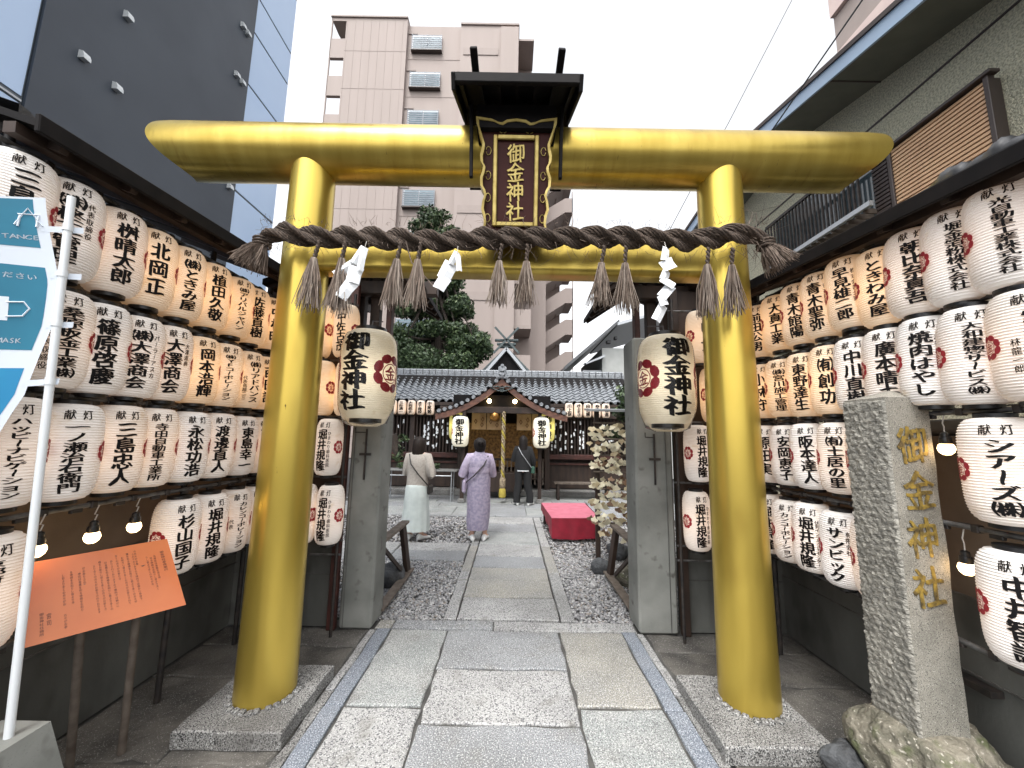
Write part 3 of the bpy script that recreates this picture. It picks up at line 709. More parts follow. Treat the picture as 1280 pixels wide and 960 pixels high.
# roofs over the racks
def rack_roof(sx, y0, label):
    t = thing('rack_roof', label, 'roof', (0, 0, 0))
    a_ = .085 if sx > 0 else .07      # both roofs sag a little towards the street
    t.rotation_euler = (a_, 0, 0); t.location = (0, 0, -3.6 * a_ + (.05 if sx > 0 else .116) + 2.85 * (1 - math.cos(a_))); t.location.y = 2.85 * math.sin(a_)
    a = [(-1.90, 2.86), (-2.75, 3.16)]
    mb = MB(); mb.add([(sx * 1.88, y0, 2.83), (sx * 2.75, y0, 3.12), (sx * 2.75, 3.62, 3.12), (sx * 1.88, 3.62, 2.83), (sx * 1.88, y0, 2.86), (sx * 2.75, y0, 3.15), (sx * 2.75, 3.62, 3.15), (sx * 1.88, 3.62, 2.86)],
                      [(0, 1, 2, 3), (4, 7, 6, 5), (0, 4, 5, 1), (1, 5, 6, 2), (2, 6, 7, 3), (3, 7, 4, 0)]).build('soffit', 'black_wood', t)
    MB().box((sx * 1.875, (y0 + 3.62) / 2, 2.845), (.022, 3.62 - y0, .075), None, .004).build('fascia', 'black_wood', t)
    MB().box((sx * 1.98, (y0 + 3.6) / 2, 2.825), (.05, 3.6 - y0, .045)).build('eave_beam', 'dark_wood', t)
    mb = MB()
    y = y0 + .12
    while y < 3.5: mb.beam((sx * 1.90, y, 2.815), (sx * 2.7, y, 3.09), .035, .04); y += .3
    mb.build('rafter', 'dark_wood', t)
    # tiles: rounded courses running down to the eave
    y = y0; k = 0
    tm = MB().quadgrid(lambda u, v: (sx * (1.95 + v * .26), u * .24, .035 + v * .088 + .020 * math.cos(u * 2 * math.pi)), 8, 1)
    tm.add([(sx * 1.95, q / 8 * .24, .035 + .020 * math.cos(q / 8 * 2 * math.pi)) for q in range(9)] + [(sx * 1.95, q / 8 * .24, -.0 + .01 * math.cos(q / 8 * 2 * math.pi)) for q in range(9)], [(q, q + 1, q + 10, q + 9) for q in range(8)])
    tme = tm.mesh('roof_tile', 'tile_dark', 60)
    while y < 3.5:
        for c in range(3): link('roof_tile', tme, t, (sx * c * .255, y, 2.865 + c * .082))
        y += .24
    if sx > 0:
        def crumple(u, v):
            a = v * math.pi; return (sx * (1.93 - .06 * math.cos(a)), .86 + u * .80, 2.885 + (.05 + .018 * math.sin(u * 31) + .012 * math.sin(u * 77 + v * 5)) * math.sin(a) * (1 if u < .9 else (1 - u) * 10))
        MB().quadgrid(crumple, 60, 8).build('weather_sheet', 'black_plastic', t, 40)
    return t
rack_roof(-1, 1.36, 'black tiled roof sheltering the left lantern rack')
rack_roof(1, .86, 'black tiled roof sheltering the right lantern rack')
# racks
def rack(sx, label, posts):
    t = thing('lantern_rack', label, 'rack', (0, 0, 0))
    for z in (2.765, 2.255, 1.765, 1.25, .735):
        y0, y1 = (1.36, 3.45)
        MB().tube([(sx * 2.06, y0 - (.5 if sx > 0 else .3), z), (sx * 2.06, y1, z)], .012, 10).build('rail', 'grey_pipe', t, 60)
        mb = MB()
        for k in range(11): mb.box((sx * 2.06, 1.35 + .205 * k, z), (.034, .03, .034), None, .004); mb.box((sx * 2.06, 1.28 + .205 * k, z - .018), (.02, .05, .02), None, .003)
        tag(mb.build('clamp', 'black_metal', t), kind='stuff')
    for y in posts: MB().tube([(sx * 2.10, y, .0), (sx * 2.10, y, 2.86)], .017, 10).build('post', 'black_metal', t, 60)
    for z in (2.03, 1.54, 1.0):
        mb = MB()
        pts = [(sx * 2.14, 1.3 + .07 * k, z + .24 + .012 * math.sin(k * 1.7)) for k in range(31)]
        mb.tube(pts, .004, 5).build('power_cord', 'wire', t, 60)
    return t
rack(-1, 'black pipe rack carrying the left wall of lanterns', (1.45, 2.55, 3.2))
rack(1, 'black pipe rack carrying the right wall of lanterns', (2.36, 3.2))
for sx, lab in ((-1, 'short black pipe rack beside the left gate pillar'), (1, 'short black pipe rack beside the right gate pillar')):
    t = thing('lantern_rack', lab, 'rack', (0, 0, 0))
    for z in (2.765, 2.255, 1.765, 1.25, .735, .62): MB().tube([(sx * 1.40, 3.36, z), (sx * 2.06, 3.36, z)], .009, 8).build('rail', 'grey_pipe', t, 60)
    for x in (1.42, 1.72): MB().tube([(sx * x, 3.33, 0), (sx * x, 3.33, 2.86)], .013, 8).build('post', 'black_metal', t, 60)

LD = [
 (0, [(1.46, '三島建設', None), (1.65, '㈱柊工管理', '代表取締役'), (1.87, '桝晴太郎', None), (2.06, '北岡正', None), (2.27, '㈱ときみ屋', None), (2.49, '植田久敬', None), (2.73, '㈱アリバルジャパン', None), (2.92, '佐藤直樹', None), (3.13, '中村昭', None)]),
 (1, [(1.68, '桑原板金工業㈱', '代表取締役', -1), (1.86, '篠原啓慶', None), (2.05, '㈱大澤商会', 'パーラーアスカ'), (2.25, '大澤商会', '大澤道典'), (2.47, '岡本浩輝', None), (2.69, '㈱YFコーポレーション', None), (2.93, '㈱リアドバンス', '代表鳥越二三', -1), (3.14, '西田誠', None)]),
 (2, [(1.58, 'ハッピーナビゲーション', '代表取締役', -1), (1.80, '一ノ瀬治右衛門', None), (2.02, '三島忠人', None), (2.22, '寺田自動車工業所', None), (2.46, '永松功浩', None), (2.70, '渡邊直人', None), (2.94, '東島幸一', None), (3.16, '西川悟', None)]),
 (3, [(1.58, '京都府ソフトボール連盟', None), (2.47, '杉山国子', None), (2.71, '堀井規隆', None), (2.95, 'カレンコーポレーション', '代表', -1), (3.17, '堀井規隆', None)])]
RD = [
 (0, [(1.50, '光自動車工業株式会社', None), (1.68, '堀金箔粉株式会社', None), (1.86, '朝比奈真吾', None), (2.04, 'ときわみ屋', '株式会社'), (2.24, '早見雄二郎', '株式会計士家'), (2.45, '青木聖弥', '青木建装'), (2.65, '青木館陽', '青木建装'), (2.87, '大真工業', None), (3.09, '前田公男', None)]),
 (1, [(1.47, '焼肉はやし', '林龍一郎', -1), (1.66, '大和建惣サービス㈱', None), (1.85, '焼肉はやし', '九条烏丸店'), (2.04, '廣本晴夫', None), (2.24, '中川直樹', None), (2.44, '㈲創功', None), (2.65, '東野達生', '東野製作所'), (2.87, '㈱宮川施工管理', None), (3.10, '小林守', None)]),
 (2, [(1.63, 'シアーズ㈱', None), (2.20, '松崎たこ焼', None), (2.42, '㈲土居の里', None), (2.66, '阪本達人', None), (2.87, '安岡恵子', None), (3.09, '原田実', None)]),
 (3, [(1.63, '中井智護', None), (2.23, 'K.PAINT', None), (2.46, 'サンビック', '有限会社'), (2.70, '堀井規隆', '伏見インプラントセンター'), (2.91, 'カンコーポレーション', '有限会社'), (3.13, '堀井規隆', None)])]
for sx, D, side in ((-1, LD, 'left'), (1, RD, 'right')):
    for row, items in D:
        for i, it in enumerate(items):
            y, main, sd_ = it[:3]; sp = it[3] if len(it) > 3 else 1
            face = (90 - 26) if sx < 0 else (-90 + 36)
            if y > 2.6: face += (-6 if sx < 0 else 6)
            extra = ' with small side line' if sd_ else ''
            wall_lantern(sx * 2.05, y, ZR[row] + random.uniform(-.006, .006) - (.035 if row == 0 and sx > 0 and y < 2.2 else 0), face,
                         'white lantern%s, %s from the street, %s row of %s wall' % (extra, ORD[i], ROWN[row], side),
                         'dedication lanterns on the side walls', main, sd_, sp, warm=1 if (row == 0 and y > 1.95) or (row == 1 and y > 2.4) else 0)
BK = {-1: [(0, 1.45, '中佐古茂', None), (0, 1.68, 'ボイジョン', None), (0, 1.90, '木村', None), (1, 1.62, '斉藤博直人', None), (1, 1.40, '村人', None), (1, 1.86, '山口修', None), (2, 1.52, '堀井規隆', 'ひまわり歯科医院'), (2, 1.74, '田中宏', None), (3, 1.47, '堀井規隆', 'ひまわり歯科医院'), (3, 1.69, '堀井規隆', None)],
      1: [(0, 1.62, 'ピア', None), (0, 1.86, '高木', None), (1, 1.72, '山本修', None), (1, 1.92, '田村', None), (2, 1.56, '堀井規隆', 'ひまわり歯科医院'), (2, 1.79, '上田進', None), (3, 1.53, '堀井規隆', 'ひまわり歯科医院'), (3, 1.76, '堀井規隆', None)]}
for sx in (-1, 1):
    cnt = [0] * 4
    for row, x, main, sd_ in BK[sx]:
        i = cnt[row]; cnt[row] += 1
        wall_lantern(sx * x, 3.26, ZR[row] - .015, 0, 'narrow lantern, %s row beside the %s gate pillar, %s out from it' % (ROWN[row], 'left' if sx < 0 else 'right', ORD[i]),
                     'dedication lanterns beside the gate pillars', main, sd_, 1, warm=1 if row < 2 else 0).scale = (.90, .90, 1.06)
# hanging bulbs
def bulb(x, y, z, top, label, grp='bare bulbs under the rails'):
    t = thing('light_bulb', label, 'light bulb', (x, y, z), group=grp)
    MB().lathe([(.002, -.034), (.014, -.032), (.026, -.020), (.031, -.004), (.027, .012), (.018, .022)], 20, cap=False).build('glass_bulb', 'bulb', t, 60)
    MB().lathe([(.022, .018), (.024, .03), (.021, .048), (.017, .05), (.016, .068), (.006, .074)], 16).build('socket', 'black_plastic', t, 40)
    MB().tube([(0, 0, .07), (.006, .004, .10), (-.004, 0, (top - z) * .7), (.012, 0, top - z)], .0028, 6).build('cord', 'cord_white', t, 60)
    return t
for i, y in enumerate((1.73, 1.95, 2.16)): bulb(-2.02, y, 1.105, 1.25, ['nearest lit bulb hanging above the orange notice board', 'middle lit bulb hanging above the orange notice board', 'farthest lit bulb hanging above the orange notice board'][i])
bulb(2.06, 1.84, 1.60, 1.765, 'lit bulb hanging high between stone pillar and lantern')
bulb(2.06, 1.82, 1.07, 1.25, 'lit bulb hanging low between stone pillar and lantern')

# ============================================================ GATE PILLARS, CANOPIES, BIG LANTERNS
for sx, x0, x1, lab in ((-1, -1.415, -1.14, 'grey concrete gate pillar on the left of the courtyard entrance'), (1, 1.10, 1.43, 'grey concrete gate pillar on the right of the courtyard entrance')):
    t = thing('gate_pillar', lab, 'pillar', ((x0 + x1) / 2, 3.60, 0))
    MB().box((0, 0, 1.27), (x1 - x0, .30, 2.54), None, .018).build('concrete_shaft', 'concrete', t)
    MB().box((sx * .10, -.157, 1.27), (.004, .006, 2.5)).build('board_mark', 'concrete_wall', t)
    mb = MB(); mb.tube([(-sx * -.0, -.165, 1.66), (0, -.165, 1.22)], .009, 6); mb.box((0, -.168, 1.44), (.10, .012, .022)); mb.tube([(0, -.165, 1.63), (-.09, -.20, 1.63), (-.09, -.2, 1.67)], .005, 5)
    mb.build('iron_latch', 'black_metal', t, 50)
    xs_ = -(x1 - x0) / 2 - .055 if sx < 0 else (x1 - x0) / 2 + .055
    MB().box((xs_, -.15, 1.5), (.07, .05, 3.0), None, .004).build('wood_post', 'red_wood' if sx < 0 else 'dark_wood', t)
def canopy(sx, label):
    t = thing('gate_canopy', label, 'canopy', (sx * 1.34, 3.7, 2.6))
    for (x, w_, m) in ((-sx * .12, .05, 'red_wood'), (sx * .02, .09, 'dark_wood'), (sx * .17, .09, 'dark_wood')):
        MB().box((x, 0, .10), (w_, .09, 1.0), None, .004).build('post', m, t)
    # ridge along the lane, two slopes
    for s2 in (-1, 1):
        mb = MB(); hw = .50 if s2 != sx else .9; ze = .12 if s2 == sx else .16
        mb.add([(0, -.42, .70), (s2 * hw, -.42, .20 + ze), (s2 * hw, .75, .20 + ze), (0, .75, .70), (0, -.42, .75), (s2 * hw, -.42, .25 + ze), (s2 * hw, .75, .25 + ze), (0, .75, .75)], BF)
        mb.build('roof_slope', 'black_wood', t)
        mb = MB()
        for k in range(6): mb.beam((0, -.36 + k * .2, .68), (s2 * hw * .97, -.36 + k * .2, .19 + ze), .03, .04)
        mb.build('rafter', 'dark_wood', t)
    MB().beam((-.55, -.1, .42), (.6, -.1, .42), .10, .13, ch=.006).build('cross_beam', 'dark_wood', t)
    MB().beam((-.3, -.16, .60), (.35, -.16, .60), .06, .06).build('cross_beam', 'dark_wood', t)
    MB().beam((-.38, -.4, .48), (-.38, .7, .48), .07, .09).build('purlin', 'dark_wood', t)
    MB().beam((.38, -.4, .48), (.38, .7, .48), .07, .09).build('purlin', 'dark_wood', t)
canopy(-1, 'dark timber roof over the left gate pillar')
canopy(1, 'dark timber roof over the right gate pillar')
bigbody = lantern_body('lantern_shade', 'lantern_paper_cream', .205, .345, .11, 44, 36, .0022)
def big_fn(a0=0, lift=.004): return lan_fn(a0, .205, .345, .11, lift)
for x, face, cr, lab in ((-1.125, 12, 58, 'large cream lantern with red crest on its right, hanging at the left gate pillar'), (1.205, -4, -72, 'large cream lantern in clear film hanging at the right gate pillar')):
    t = thing('large_lantern', lab, 'lantern', (x, 2.98, 2.075), 0, 'large lanterns at the gate')
    b_ = link('lantern_shade', bigbody, t)
    for z in (-.355, .355): MB().lathe([(.08, -.02), (.118, -.018), (.118, .016), (.08, .02)], 24, (0, 0, z)).build('cap_ring', 'black_plastic', t, 40)
    f0 = R(-face)
    wrapped(column('御金神社', 0, .30, -.285, .215, .06), big_fn(f0), 'lettering', 'ink', t)
    for a in ((f0 + R(82)), (f0 - R(78))): wrapped(crest_items(2.9), big_fn(a), 'crest', 'crest_red', t)
    MB().tube([(0, 0, .36), (0, .02, .44), (-.02, .3, .52)], .006, 6).build('hanger', 'black_metal', t, 60)
    mb = MB()   # clear film wrapper, gathered below
    pr = [(lan_r(-.345 + .69 * k / 20, .205, .345, .11) + .010, -.345 + .69 * k / 20) for k in range(21)]
    pr = [(.10, -.40), (.16, -.375)] + pr[1:]
    mb.lathe(pr, 40, cap=False)
    mb.v = [(a * (1 + .012 * math.sin(9 * math.atan2(b, a) + c * 14)), b * (1 + .012 * math.sin(9 * math.atan2(b, a) + c * 14)), c) for a, b, c in mb.v]
    if 'film' not in M:
        m = bpy.data.materials.new('film'); m.use_nodes = True; N = m.node_tree.nodes; N.clear()
        o_ = N.new('ShaderNodeOutputMaterial'); tr = N.new('ShaderNodeBsdfTransparent'); gl = N.new('ShaderNodeBsdfGlossy'); mx = N.new('ShaderNodeMixShader'); fr = N.new('ShaderNodeFresnel')
        gl.inputs['Roughness'].default_value = .12; fr.inputs[0].default_value = 1.25; gl.inputs[0].default_value = (.9, .9, .9, 1)
        ks = m.node_tree.links; ks.new(fr.outputs[0], mx.inputs[0]); ks.new(tr.outputs[0], mx.inputs[1]); ks.new(gl.outputs[0], mx.inputs[2]); ks.new(mx.outputs[0], o_.inputs[0]); M['film'] = m
    mb.build('clear_film', 'film', t, 60)

# ============================================================ STONE MONUMENT
st = thing('stone_monument', 'tall square granite pillar carved with gold characters on a rock base', 'monument', (1.938, 1.96, 0))
def mono():
    mb = MB(); n = 26; vs = []
    X0, X1, Y0, Y1 = -.125, .105, -.10, .13
    # rough left face is its own part; this is the core shaft with slightly waney edges
    zs = [.30 + i * (1.54 / 14) for i in range(15)]
    for i, z in enumerate(zs):
        j = lambda: random.uniform(-.004, .004)
        vs += [(X0 + j(), Y0 + j(), z), (X1 + j(), Y0 + j() + .02, z), (X1 + j(), Y1 + j(), z), (X0 + j(), Y1 + j(), z)]
    fs = [(4 * i + k, 4 * i + (k + 1) % 4, 4 * i + 4 + (k + 1) % 4, 4 * i + 4 + k) for i in range(14) for k in range(4)]
    b = len(vs); vs += [(.0, .0, 1.885)]; t4 = 56
    fs += [(t4 + k, t4 + (k + 1) % 4, b) for k in range(4)] + [(3, 2, 1, 0)]
    return mb.add(vs, fs)
mono().build('shaft', 'monument', st)
def rough(u, v):
    y = .132 - u * .236; z = .31 + v * 1.525
    e = 1 if .02 < u < .98 and .01 < v < .99 else 0
    d = (.003 * math.sin(y * 90 + z * 55) * math.sin(z * 140 - y * 60) + random.uniform(-.0045, .0045)) * e
    return (-.127 - (.010 if e else 0) - d, y, z)
MB().quadgrid(rough, 34, 190).build('rough_dressed_face', 'monument_rough', st, 80)
letters3d('御金神社', -.008, 1.72, .86, .165, -.1025, .002, 'lettering', 'gold_paint', st, .022, fn=lambda q: (q[0], q[1] + .02 * (q[0] + .125) / .23, q[2]))
def boulder(name, c, s, m, seed=0, sub=4, amp=.16, flat=None):
    bm = bmesh.new(); bmesh.ops.create_icosphere(bm, subdivisions=sub, radius=1)
    from mathutils import noise
    for v in bm.verts:
        p = v.co.copy(); d = noise.fractal(p * 1.3 + Vector((seed * 7.1, 0, 0)), 1, 2, 5) * amp * 2 + noise.noise(p * 6 + Vector((seed, 3, 1))) * amp * .3
        v.co = p * (1 + d)
        if flat is not None and v.co.z > flat: v.co.z = flat + (v.co.z - flat) * .18
        v.co = Vector((v.co.x * s[0], v.co.y * s[1], v.co.z * s[2])) + Vector(c)
    me = bpy.data.meshes.new(name); bm.to_mesh(me); bm.free(); me.materials.append(M[m])
    me.polygons.foreach_set('use_smooth', [True] * len(me.polygons)); return me
link('rock_base', boulder('rock_base', (.02, -.0, .12), (.27, .25, .30), 'rock', 3, 5, .14, .72), st)
for i, (x, y, z, s, m) in enumerate(((1.66, 2.10, .06, .10, 'rock_dark'), (1.60, 1.95, .05, .075, 'rock_dark'), (1.70, 1.88, .05, .07, 'rock'))):
    o = link('rock', boulder('rock', (0, 0, 0), (s, s * .8, s * 1.1), m, i + 10, 3, .2), None, (x, y, z)); tag(o, ['dark rock behind the monument base', 'small black rock left of the monument base', 'small pale rock at the foot of the monument'][i], 'rock')

# ============================================================ NOTICE BOARD
nb = thing('notice_board', 'tilted glossy orange notice board on two wooden stakes', 'notice board', (0, 0, 0))
A_, B_, C_, D_ = Vector((-2.08, 1.75, 1.04)), Vector((-1.99, 1.72, .72)), Vector((-1.81, 2.13, 1.05)), Vector((-1.66, 2.12, .73))
def bp(u, v, o=0):
    p = (A_ * (1 - u) + C_ * u) * (1 - v) + (B_ * (1 - u) + D_ * u) * v
    nrm = (C_ - A_).cross(B_ - A_).normalized(); 
    if nrm.y > 0: nrm = -nrm
    return p + nrm * o
mb = MB(); mb.quadgrid(lambda u, v: bp(u, v, .004), 8, 8); mb.quadgrid(lambda u, v: bp(u, v, -.004), 8, 8)
for a, b in (((0, 0), (1, 0)), ((1, 0), (1, 1)), ((1, 1), (0, 1)), ((0, 1), (0, 0))):
    mb.add([bp(*a, .004), bp(*b, .004), bp(*b, -.004), bp(*a, -.004)], [(0, 1, 2, 3)])
mb.build('laminated_sheet', 'board_orange', nb)
mb = MB()
def chars_on_board(text, u, v0, v1, wu):
    n_ = len(text); cell = (v1 - v0) / n_
    for i, ch in enumerate(text):
        v, f = glyph(ch, .01)
        if len(v): mb.add([bp(u + a * wu, v0 + (i + .5) * cell - b * cell * .9, .0052) for a, b, c_ in v], f)
chars_on_board('御金神社参拝案内', .925, .16, .46, .034)
txt = '当神社は金属を司る神様をお祀りし昔より多くの方々がお参りされておりますので境内では静かに参拝下さいますようお願い申し上げます'
for k, (u, a, b) in enumerate(((.86, .2, .55), (.83, .22, .7), (.80, .2, .62), (.72, .08, .3), (.70, .12, .78), (.66, .1, .8), (.62, .14, .8), (.58, .1, .45), (.54, .16, .8), (.50, .16, .82), (.46, .14, .8), (.42, .18, .82), (.35, .18, .4), (.32, .24, .74), (.27, .2, .62), (.22, .22, .62), (.22, .72, .9))):
    n_ = int((b - a) / .034); s0 = (k * 7) % 30
    chars_on_board(txt[s0:s0 + n_], u, a, b, .021)
chars_on_board('宮司', .13, .66, .82, .03); chars_on_board('御金神社社務所', .09, .64, .92, .026)
tag(mb.build('printed_text', 'print_dark', nb), kind='stuff')
for p, q in (((-2.10, 2.09, 0), (-1.95, 1.88, .92)), ((-1.94, 2.18, 0), (-1.84, 2.04, .95))):
    MB().tube([p, q], .017, 10).build('stake', 'old_wood', nb, 50)

# ============================================================ BANNER
bn = thing('banner_pole', 'white pole with teal and white banner standing in a concrete weight', 'banner', (-1.80, 1.45, 0))
MB().tube([(.02, .09, .5), (.012, .05, 1.4), (.0, 0, 2.55)], .013, 14).build('pole', 'white_paint', bn, 60)
mb = MB()
for a, b in ((.17, .0), (.0, .32)): pass
mb.add([(-.24, -.06, 0), (.20, -.06, 0), (.20, .26, 0), (-.24, .26, 0), (-.11, .02, .52), (.075, .02, .52), (.075, .17, .52), (-.11, .17, .52)], BF).build('concrete_weight', 'concrete', bn)
def fl(s, z, o=0):     # s: metres from the pole, z: height
    dx, dy = -.80, -.60
    wob = .018 * math.sin(z * 5 + s * 6) + .03 * s * math.sin(z * 3.1)
    zz = z - .30 * s * max(0, (z - 2.2)) / .35 - .10 * s
    k_ = max(0, 2.55 - z) / 2.05
    return (dx * s + dy * wob + (.6) * o * -1 + .02 * k_, dy * s - dx * wob * -1 - .8 * o + .09 * k_, zz)
def edge_s(z):   # inner edge of the cloth
    return .012 + .045 * abs(math.sin((z - .2) * 3.3)) + max(0, 1.75 - z) * .28
def cloth(u, v, o=0):
    z = 1.10 + v * 1.44; s0 = edge_s(z); return fl(s0 + u * (.55 - s0), z, o)
o = MB().quadgrid(lambda u, v: cloth(u, v), 18, 40).build('cloth', 'flag_white', bn, 60)
def patch(u0, z0, z1, m, nm):
    pts = MB().quadgrid(lambda u, v: fl(max(u0, edge_s(z0 + (z1 - z0) * v) + .025) + u * (.5 - u0), z0 + (z1 - z0) * v, .003), 12, 14)
    return pts.build(nm, m, bn, 60)
patch(.0, 2.33, 2.53, 'flag_teal', 'printed_panel'); patch(.05, 1.92, 2.25, 'flag_teal', 'printed_panel'); patch(.05, 1.50, 1.85, 'flag_blue', 'printed_panel')
mb = MB()
def ftxt(text, s_right, z, size, bold=.02):
    for i, ch in enumerate(reversed(text)):
        v, f = glyph(ch, bold); wch = size * (.62 if ord(ch) < 128 else 1.0)
        mb.add([fl(s_right + i * wch - a * size * (.95), z + b * size, .006) for a, b, c_ in v], f)
ftxt('DISTANCE', .075, 2.37, .026); ftxt('マスクの着用にご協力ください', .085, 2.205, .027); ftxt('WEAR MASK', .10, 1.955, .026)
for a in (-.02, .02): mb.box(fl(.09 + a, 2.44, .006), (.006, .004, .05))
mb.tube([fl(.09 - .022, 2.465, .006), fl(.09 + .022, 2.465, .006)], .0025, 4); mb.tube([fl(.06, 2.42, .006), fl(.09, 2.49, .006), fl(.12, 2.42, .006)], .003, 4)
mb.tube([fl(.14, 2.10, .006), fl(.10, 2.105, .006), fl(.085, 2.08, .006), fl(.10, 2.05, .006), fl(.14, 2.045, .006)], .003, 4)
mb.quadgrid(lambda u, v: fl(.135 + u * .12, 2.03 + v * .09, .006), 5, 4)
mb.build('printed_symbols', 'flag_white', bn)
for z in (2.42, 2.23, 2.03, 1.80):
    MB().quadgrid(lambda u, v: fl(-.016 + u * (edge_s(z) + .03), z - .012 + v * .024 - u * .01, .004 - .02 * (1 - u)), 3, 1).build('tie_loop', 'flag_white', bn, 60)
    MB().lathe([(.0155, -.014), (.0155, .014)], 12, (.02 * (2.55 - z) / 2.05, .09 * (2.55 - z) / 2.05, z), cap=False).build('tie_ring', 'white_paint', bn, 60)

# ============================================================ COURTYARD: barriers, rocks, platform, votive rack
def barrier(sx, label):
    t = thing('wooden_barrier', label, 'barrier', (0, 0, 0)); X = 1.17 * sx; 
    MB().beam((X, 3.74, 0), (X + .03 * sx, 3.80, .62), .05, .06, ch=.004).build('leg', 'dark_wood', t)
    MB().beam((X + .0 * sx, 4.72, 0.0), (X + .03 * sx, 4.50, .60), .05, .09, ch=.004).build('leg', 'dark_wood', t)
    MB().beam((X + .03 * sx, 3.72, .62), (X + .03 * sx, 4.62, .62), .09, .03, ch=.004).build('top_rail', 'old_wood', t)
    MB().beam((X - .01 * sx, 3.70, .05), (X - .01 * sx, 4.80, .05), .09, .025, ch=.004).build('bottom_rail', 'old_wood', t)
    MB().beam((X + .02 * sx, 3.8, .56), (X + .02 * sx, 4.55, .10), .02, .04).build('brace', 'dark_wood', t)
barrier(-1, 'low dark timber barrier just inside the left gate pillar'); barrier(1, 'low dark timber barrier just inside the right gate pillar')
for i, (x, y, s, m, lab) in enumerate(((-1.32, 4.45, .17, 'rock_dark', 'blue grey rock behind the left wooden barrier'), (1.36, 4.55, .17, 'rock', 'brown rock behind the right wooden barrier'), (1.12, 4.95, .12, 'rock_dark', 'dark pointed rock on the gravel beside the right barrier'), (.92, 4.45, .045, 'pebble_1', 'small round stone lying on the right gravel'), (1.5, 5.5, .15, 'rock_dark', 'dark rock at the foot of the votive tablet rack'))):
    o = link('rock', boulder('rock', (0, 0, 0), (s, s * .9, s * .8), m, i + 20, 3, .16), None, (x, y, s * .45)); tag(o, lab, 'rock')
rp = thing('red_platform', 'low bench platform covered with a red cloth on the gravel', 'platform', (0, 0, 0))
tc = [(.66, 6.24, .36), (1.42, 6.30, .36), (1.44, 7.68, .36), (.60, 7.62, .36)]
MB().add(tc + [(a, b, c - .02) for a, b, c in tc], BF).build('bench_top', 'red_cloth_lit', rp)
mb = MB()
def skirt(u, v):
    p = [(.60, 7.62), (.655, 6.235), (1.425, 6.295), (1.46, 7.68)]
    s = u * 3; i = min(2, int(s)); f = s - i
    x = p[i][0] * (1 - f) + p[i + 1][0] * f; y = p[i][1] * (1 - f) + p[i + 1][1] * f
    wv = .008 * math.sin(u * 60) * (1 - v)
    lo = .045 if i else .22
    if i == 0: lo = .22 - .17 * f ** 3
    return (x + wv - (.004 if i == 0 else 0), y - .006 + wv, lo + (.362 - lo) * v + .008 * math.sin(u * 23) * (1 - v))
MB().quadgrid(skirt, 72, 5).build('cloth_skirt', 'red_cloth', rp, 50)
for x, y in ((.66, 7.5), (1.38, 7.5), (.72, 6.35), (1.38, 6.4)): MB().box((x, y, .17), (.05, .05, .34)).build('leg', 'dark_wood', rp)
# votive rack
vr = thing('votive_rack', 'timber rack hung full of ginkgo shaped votive tablets', 'rack', (1.48, 5.35, 0))
for x in (-.30, .42): MB().box((x, 0, 1.0), (.06, .06, 2.0), None, .005).build('post', 'dark_wood', vr)
for z in (.5, .72, .94, 1.16, 1.38, 1.6, 1.82): MB().tube([(-.36, -.05, z), (.5, -.05, z)], .012, 8).build('bar', 'old_wood', vr, 60)
MB().box((.06, 0, 2.0), (1.0, .35, .03), Matrix.Rotation(.1, 3, 'X')).build('rack_roof_board', 'alu', vr)
def ginkgo():
    pts = []
    for k in range(15):
        a = math.pi * (k / 14); rr = 1 - (.28 if k == 7 else 0) + .07 * math.sin(a * 6)
        pts.append((math.cos(a) * .075 * rr, .006 + math.sin(a) * .052 * rr))
    pts += [(-.045, -.004), (-.02, -.022), (-.006, -.05), (.006, -.05), (.02, -.022), (.045, -.004)]
    return pts
tabs = []
for m in ('ema', 'ema_pale', 'ema_brown', 'ema_pale'):
    mb = MB().prism([(x, -z) if m != 'ema' else (x, z) for x, z in ginkgo()], 1, -.004, .004); tabs.append(mb.mesh('votive_tablet', m))
k = 0
for zi, z in enumerate((.5, .72, .94, 1.16, 1.38, 1.6, 1.82)):
    nrow = 39 if z > .5 else 20
    for i in range(nrow):
        x = 1.48 - .42 + (i + random.random()) / nrow * .86; 
        if z < .6 : x += .1
        o = link('votive_tablet', random.choice(tabs), None, (x, 5.29 - random.uniform(0, .20), z - .03 - random.uniform(0, .18)),
                 (random.uniform(-.35, .35), random.uniform(-.45, .45), random.uniform(-.6, .6)))
        s = random.uniform(.58, .82); o.scale = (s, s, s)
        tag(o, 'ginkgo leaf shaped wooden votive tablet hanging in the crowded rack', 'votive tablet', 'ginkgo shaped votive tablets on the rack'); k += 1

